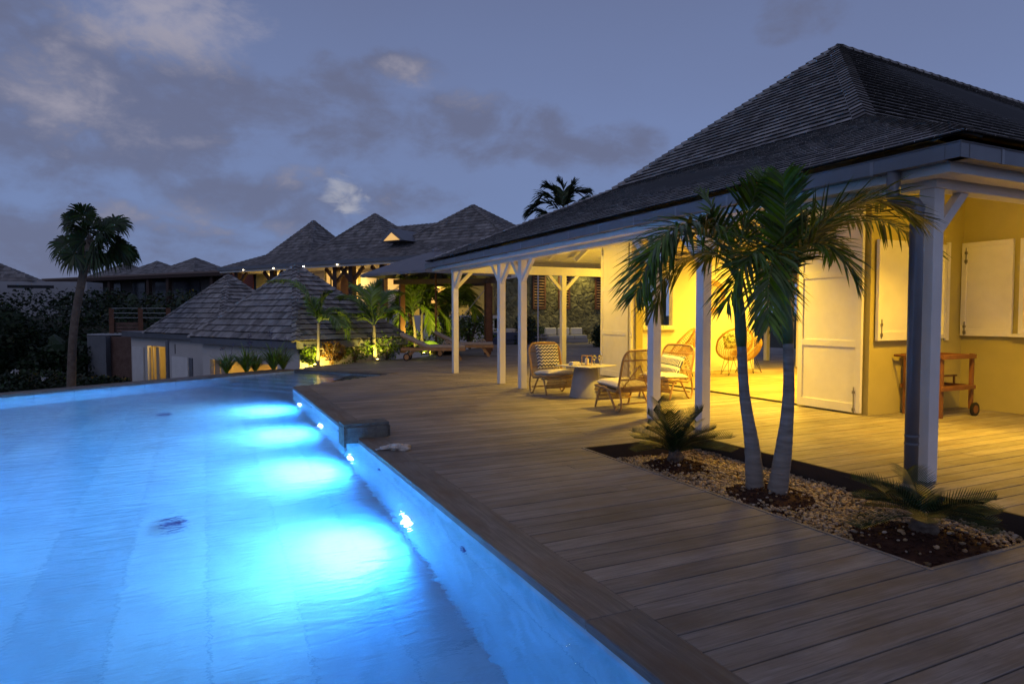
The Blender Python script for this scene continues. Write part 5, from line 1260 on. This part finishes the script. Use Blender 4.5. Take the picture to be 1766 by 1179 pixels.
# rattan armchairs
def rattan_chair():
    t = thing('rattan_chair', '', 'armchair'); r = .0165; W = .34
    def mir(P, s): return [V(s*x, y, z) for x, y, z in P]
    for s in (-1, 1):      # x = width, +y = facing direction
        k = MB(); k.tube(spline(mir([(W, -.30, .44), (W+.005, -.35, .28), (W, -.37, .12), (W, -.33, .025), (W, -.24, .03), (W, -.12, .20), (W, .0, .335), (W, .12, .36)], s), 6), r, 8)
        k.tube(spline(mir([(W, -.06, .31), (W, .06, .36), (W, .16, .33), (W, .24, .17), (W, .29, .016)], s), 6), r, 8); k.build('leg', M_rattan, t, smooth=True)
    k = MB(); k.tube(spline([(-W, .30, .37), (-W, .02, .34), (-W, -.22, .31), (-W-.0, -.30, .40), (-W-.005, -.36, .62), (-W, -.41, .82), (-W+.06, -.43, .925), (-W+.16, -.435, .955), (W-.16, -.435, .955), (W-.06, -.43, .925), (W, -.41, .82), (W+.005, -.36, .62), (W, -.30, .40), (W, -.22, .31), (W, .02, .34), (W, .30, .37)], 5), r*1.15, 8)
    k.tube([(-W, .30, .37), (W, .30, .37)], r, 8); k.tube([(-W, -.24, .30), (W, -.24, .30)], r, 8); k.tube([(-W, .10, .30), (W, .10, .30)], r, 8); k.tube([(-W, -.405, .80), (W, -.405, .80)], r*.75, 8); k.tube([(-W, -.33, .50), (W, -.33, .50)], r*.75, 8); k.tube([(-W, -.30, .12), (W, -.30, .12)], r*.8, 8); k.tube([(-W, .22, .14), (W, .22, .14)], r*.8, 8)
    k.build('frame', M_rattan, t, smooth=True)
    k = MB(); k.tube([(-.26, -.275, .34), (0, -.40, .72)], r*.7, 6); k.tube([(.26, -.275, .34), (0, -.40, .72)], r*.7, 6); k.build('cross_brace', M_rattan, t, smooth=True)
    k = MB()
    for i in range(27):
        x = -W+.025+i*(2*W-.05)/26; zt = .95-.06*max(0, abs(x)/W-.72)/.28; k.tube([(x, -.27, .31), (x, -.34, .56), (x, -.395, .78), (x, -.432, zt)], .0062, 5, False)
    k.build('back_spindles', M_rattan, t, smooth=True)
    k = MB()
    for i in range(34):
        x = -W+.015+i*(2*W-.03)/33; k.tube([(x, -.24, .30), (x, .05, .33), (x, .24, .355), (x, .31, .345), (x*1.0, .315, .28), (x*1.0, .27, .20), (x, .22, .145)], .0068, 5, False)
    for z, y in ((.30, .318), (.25, .30), (.20, .272)): k.tube([(-W, y, z), (W, y, z)], .010, 5)
    k.build('seat_weave', M_rattan2, t, smooth=True)
    return t
def cushion(w, d, h, seed=0, n=16):
    k = MB(); b = 0
    for s in (1, -1):
        b = len(k.v)
        for j in range(n+1):
            for i in range(n+1):
                u = -1+2*i/n; v = -1+2*j/n; e = max(0, (1-u**4)*(1-v**4))**.45; pu = 1-.05*(1-abs(v))*1; pv = 1-.05*(1-abs(u))
                k.v.append((u*w/2*pu, v*d/2*pv, s*h/2*e+.012*noise.noise(V(u*2+seed, v*2, s))*e))
        for j in range(n):
            for i in range(n):
                a = b+j*(n+1)+i; f = (a, a+1, a+n+2, a+n+1); k.f.append(f if s > 0 else f[::-1])
    return k
def pattern_mat(name, kind, ca, cb):
    m = bpy.data.materials.new(name); m.use_nodes = True; nt = m.node_tree; b = nt.nodes['Principled BSDF']; N = nt.nodes.new; L = nt.links.new
    t = N('ShaderNodeTexCoord'); s = N('ShaderNodeSeparateXYZ'); L(t.outputs['Object'], s.inputs[0])
    def M(op, a, b_=None, c=None):
        n = N('ShaderNodeMath'); n.operation = op
        for i, v in enumerate((a, b_, c)):
            if v is None: continue
            if isinstance(v, (int, float)): n.inputs[i].default_value = v
            else: L(v, n.inputs[i])
        return n.outputs[0]
    if kind == 'zig': 
        z = M('MULTIPLY', M('PINGPONG', s.outputs[0], .036), .8); f = M('GREATER_THAN', M('FRACT', M('MULTIPLY', M('ADD', s.outputs[1], z), 16)), .5)
    elif kind == 'stripe':
        a = M('GREATER_THAN', M('FRACT', M('MULTIPLY', s.outputs[0], 38)), .45); st = M('FRACT', M('MULTIPLY', M('ADD', s.outputs[1], .02), 5.2)); c = M('LESS_THAN', st, .62); d = M('GREATER_THAN', st, .90); f = M('MAXIMUM', M('MULTIPLY', a, c), d); f = M('SUBTRACT', 1.0, f)
    else:
        nz = N('ShaderNodeTexVoronoi'); nz.inputs['Scale'].default_value = 24; L(t.outputs['Object'], nz.inputs['Vector']); sp = N('ShaderNodeSeparateColor'); L(nz.outputs['Color'], sp.inputs[0]); f = M('GREATER_THAN', sp.outputs[0], .5)
    mx = N('ShaderNodeMix'); mx.data_type = 'RGBA'; L(f, mx.inputs[0]); mx.inputs[6].default_value = (*ca, 1); mx.inputs[7].default_value = (*cb, 1); L(mx.outputs[2], b.inputs['Base Color']); b.inputs['Roughness'].default_value = .9; return m
M_zig = pattern_mat('zigzag_fabric', 'zig', (.035, .045, .09), (.60, .56, .46)); M_str = pattern_mat('striped_fabric', 'stripe', (.04, .07, .16), (.66, .63, .57)); M_grn = pattern_mat('speckled_fabric', 'dot', (.05, .10, .05), (.40, .46, .22))
ch = rattan_chair()
CH = [((6.07, 10.88, 0), R(180+1), 'rattan armchair with zigzag pillow on its back, facing us beside the grey table'), ((6.10, 8.66, 0), R(4), 'rattan armchair seen from behind, nearest us at the grey table'),
      ((7.55, 9.45, 0), R(104), 'rattan armchair with striped blue and white pillow, partly behind the white posts')]
for i, (p, rz, lab) in enumerate(CH):
    o = ch if i == 0 else copy_tree(ch); o.location = p; o.rotation_euler.z = rz; tag(o, lab, 'armchair', 'rattan armchairs round the low table')
def put(o, chp, chr_, off, tilt=0, lab=None, cat=None, spin=0):
    M = Matrix.Translation(Vector(chp)) @ Matrix.Rotation(chr_, 4, 'Z') @ Matrix.Translation(Vector(off)) @ Matrix.Rotation(tilt, 4, 'X') @ Matrix.Rotation(spin, 4, 'Z'); o.matrix_world = M
    loc, rot, sc = M.decompose(); o.location = loc; o.rotation_euler = rot.to_euler(); tag(o, lab, cat)
for i, lab in enumerate(('cream seat cushion on the armchair with the zigzag pillow', 'cream seat cushion on the armchair seen from behind', 'cream seat cushion on the armchair with the striped pillow')):
    o = cushion(.64, .62, .13).build('seat_cushion', M_cush, smooth=True); put(o, CH[i][0], CH[i][1], (0, .02, .405), R(4), lab, 'cushion')
put(cushion(.50, .48, .15).build('pillow', M_zig, smooth=True), CH[0][0], CH[0][1], (0, -.27, .70), R(104), 'pillow with dark and cream zigzag stripes leaning on the facing armchair', 'pillow')
put(cushion(.52, .40, .15).build('pillow', M_str, smooth=True), CH[2][0], CH[2][1], (.02, -.20, .60), R(118), 'white pillow with dark blue stripes leaning in the third armchair', 'pillow', .1)
# table and things on it
TB = (6.33, 10.17, 0)
t = thing('low_table', 'low table with grey cone base and thin pale square top between the armchairs', 'table', TB, R(20))
k = MB(); k.lathe([(0, 0.002), (.305, .002), (.30, .02), (.205, .57), (0, .57)], n=40); k.build('base', M_conc, t, smooth=False)
t.children[0].data.polygons.foreach_set('use_smooth', [len(p.vertices) == 4 for p in t.children[0].data.polygons])
k = MB(); k.box(-.40, -.40, .571, .40, .40, .59); o = k.build('tabletop', M_top, t, bevel=.008)
def tb(dx, dy): return (TB[0]+dx, TB[1]+dy, .591)
k = MB(); k.box(-.09, -.06, 0, .09, .06, .035); k.box(-.085, -.055, .036, .088, .058, .06); o = k.build('napkin_stack', M_cush, loc=tb(-.22, .05), rotz=.2, bevel=.01); tag(o, 'stack of cream napkins on the left of the low table', 'napkins')
t = thing('lantern', 'square glass candle lantern standing on the low table', 'lantern', tb(.02, .0), .3)
M_glass = mat('clear_glass', (.95, .95, .95), .03, trans=1.0, ior=1.3)
k = MB(); s = .065
for a, b in ((-s, -s), (s, -s), (s, s), (-s, s)): k.box(a-.005, b-.005, 0, a+.005, b+.005, .17)
k.box(-s, -s, 0, s, s, .008); 
for a in (-s, s): k.box(a-.005, -s, .165, a+.005, s, .175); k.box(-s, a-.005, .1655, s, a+.005, .1745)
k.build('frame', M_rattan, t); k = MB(); k.lathe([(0, .009), (.035, .009), (.035, .12), (0, .12)]); k.build('candle', mat('candle_wax', (.7, .66, .55), .6), t, smooth=False)
for i, (dx, dy, lab) in enumerate(((.17, -.02, 'wine glass next to the lantern'), (.26, -.06, 'wine glass at the right, farther from the lantern'))):
    k = MB(); k.lathe([(0, 0), (.032, 0), (.03, .003), (.004, .006), (.004, .075), (.02, .09), (.036, .115), (.038, .14), (.030, .175), (.0285, .175), (.036, .14), (.034, .116), (.018, .093), (0, .086)], n=20); o = k.build('wine_glass', M_glass, smooth=True, loc=tb(dx, dy)); tag(o, 'clear stemmed '+lab, 'glass', 'wine glasses on the low table')
# wicker shell chairs in the room
def shell_chair(p, rz, lab, s=1.0):
    t = thing('wicker_chair', lab, 'chair', p, rz, 'wicker chairs in the lit room'); k = MB(); nu, nv = 30, 10; M = Matrix.Translation((0, 0, .78*s)) @ Matrix.Rotation(R(52), 4, 'X') @ Matrix.Scale(s, 4)
    def sp(u, v): th = 2*math.pi*u; ph = v*math.pi/2; w = .46 if math.sin(th) > 0 else .44; return M @ V(math.cos(th)*math.cos(ph)*w, math.sin(th)*math.cos(ph)*.50, -math.sin(ph)*.30)
    for i in range(56): k.tube([sp(i/56, j/6*.96) for j in range(7)], .006*s, 4, False)
    for v in [j/11 for j in range(1, 11)]: k.tube([sp(i/nu, v) for i in range(nu+1)], .0055*s, 4, False)
    k.build('woven_shell', M_rattan2, t, smooth=True); k = MB(); k.tube([sp(i/nu, 0) for i in range(nu+1)], .024*s, 8, False); k.build('rim', M_rattan2, t, smooth=True)
    for a in (.8, 2.3, 3.9, 5.4):
        c, s_ = math.cos(a), math.sin(a); k = MB(); k.tube([V(c*.14-.05, s_*.14+.02, .47*s), V(c*.33, s_*.33, .012), V(c*.33+.02, s_*.33, .008), V(c*.14+.10, s_*.14+.02, .47*s)], .006, 5); k.build('leg', M_black, t)
    return t
shell_chair((11.95, 12.25, .014), R(160), 'round wicker shell chair with green pillow on hairpin legs inside the lit room')
o = cushion(.44, .42, .14).build('pillow', M_grn, smooth=True); put(o, (11.95, 12.25, .014), R(160), (0, -.16, .84), R(112), 'green speckled pillow standing in the round wicker chair', 'pillow')
shell_chair((10.35, 12.35, .014), R(215), 'tilted wicker shell chair behind the third armchair, beneath the dark window', 1.0)
shell_chair((12.75, 12.55, .014), R(200), 'small wicker shell chair right of the green pillow, behind the left palm trunk', .8)
k = MB(); rq = random.Random(3)
for j in range(22):
    ph = rq.uniform(0, 6.28); rr = rq.uniform(.30, .42); k.tube([V(rr*math.cos(a*.2094)*(1+.06*math.sin(a*.42+ph)), rq.uniform(-.0, .03)-.03, rr*math.sin(a*.2094)*(1+.06*math.cos(a*.42+ph))) for a in range(31)], .011, 4, False)
t = thing('wall_mirror', 'round rattan framed mirror hanging on the bright room wall', 'mirror', (12.25, 13.35, 2.0)); k.build('frame', M_rattan2, t, smooth=True)
k = MB(); k.lathe([(0, 0), (.31, 0), (.31, .01), (0, .01)]); k.xf(Matrix.Rotation(R(90), 4, 'X')); k.build('mirror_glass', mat('mirror', (.8, .75, .6), .15, metal=.6), t)
# serving cart
t = thing('serving_cart', 'teak serving cart on wheels against the yellow alcove wall', 'cart', (9.62, 5.80, 0)); Lc, Wc = .80, .58
for x, y, z0 in ((0.02, 0, 0), (0.02, Wc-.05, 0), (Lc-.05, 0, .10), (Lc-.05, Wc-.05, .10)): k = MB(); k.box(x, y, z0, x+.05, y+.05, .93 if x > .1 else .90); k.build('leg', M_teak, t, bevel=.003)
for nm, z, h in (('tray', .86, .06), ('lower_shelf', .40, .06)):
    k = MB(); k.box(.0, .052, z, Lc, .08, z+h); k.box(0, Wc-.08, z, Lc, Wc-.052, z+h); k.box(.0, .08, z, .025, Wc-.08, z+h); k.box(Lc-.03, .08, z, Lc, Wc-.08, z+h)
    k.box(-.0, -.028, z, Lc, -.002, z+h); k.box(0, Wc+.002, z, Lc, Wc+.028, z+h)
    for i in range(6): y = .09+i*.068; k.box(.03, y, z+.01, Lc-.03, y+.055, z+.022)
    k.build(nm, M_teak, t, bevel=.002)
k = MB(); k.box(-.16, .0, .875, 0, .026, .915); k.box(-.16, Wc-.026, .875, 0, Wc, .915); k.tube([(-.15, -.03, .895), (-.15, Wc+.03, .895)], .018, 8); k.build('handle', M_teak, t)
k = MB(); k.box(.1, .3, .56, Lc+.10, .34, .585); k.box(Lc+.04, .31, .40, Lc+.07, .33, .56); k.build('bottle_rail', M_teak, t)
for y in (-.035, Wc+.01):
    k = MB(); k.lathe([(0, -.015), (.10, -.015), (.10, .015), (0, .015)], n=28); k.xf(Matrix.Rotation(R(90), 4, 'X')); w = k.build('wheel', M_black, t, loc=(Lc-.03, y, .10)); k = MB(); k.lathe([(0, -.02), (.06, -.02), (.06, .02), (0, .02)], n=20); k.xf(Matrix.Rotation(R(90), 4, 'X')); k.build('hub', M_teak, w)
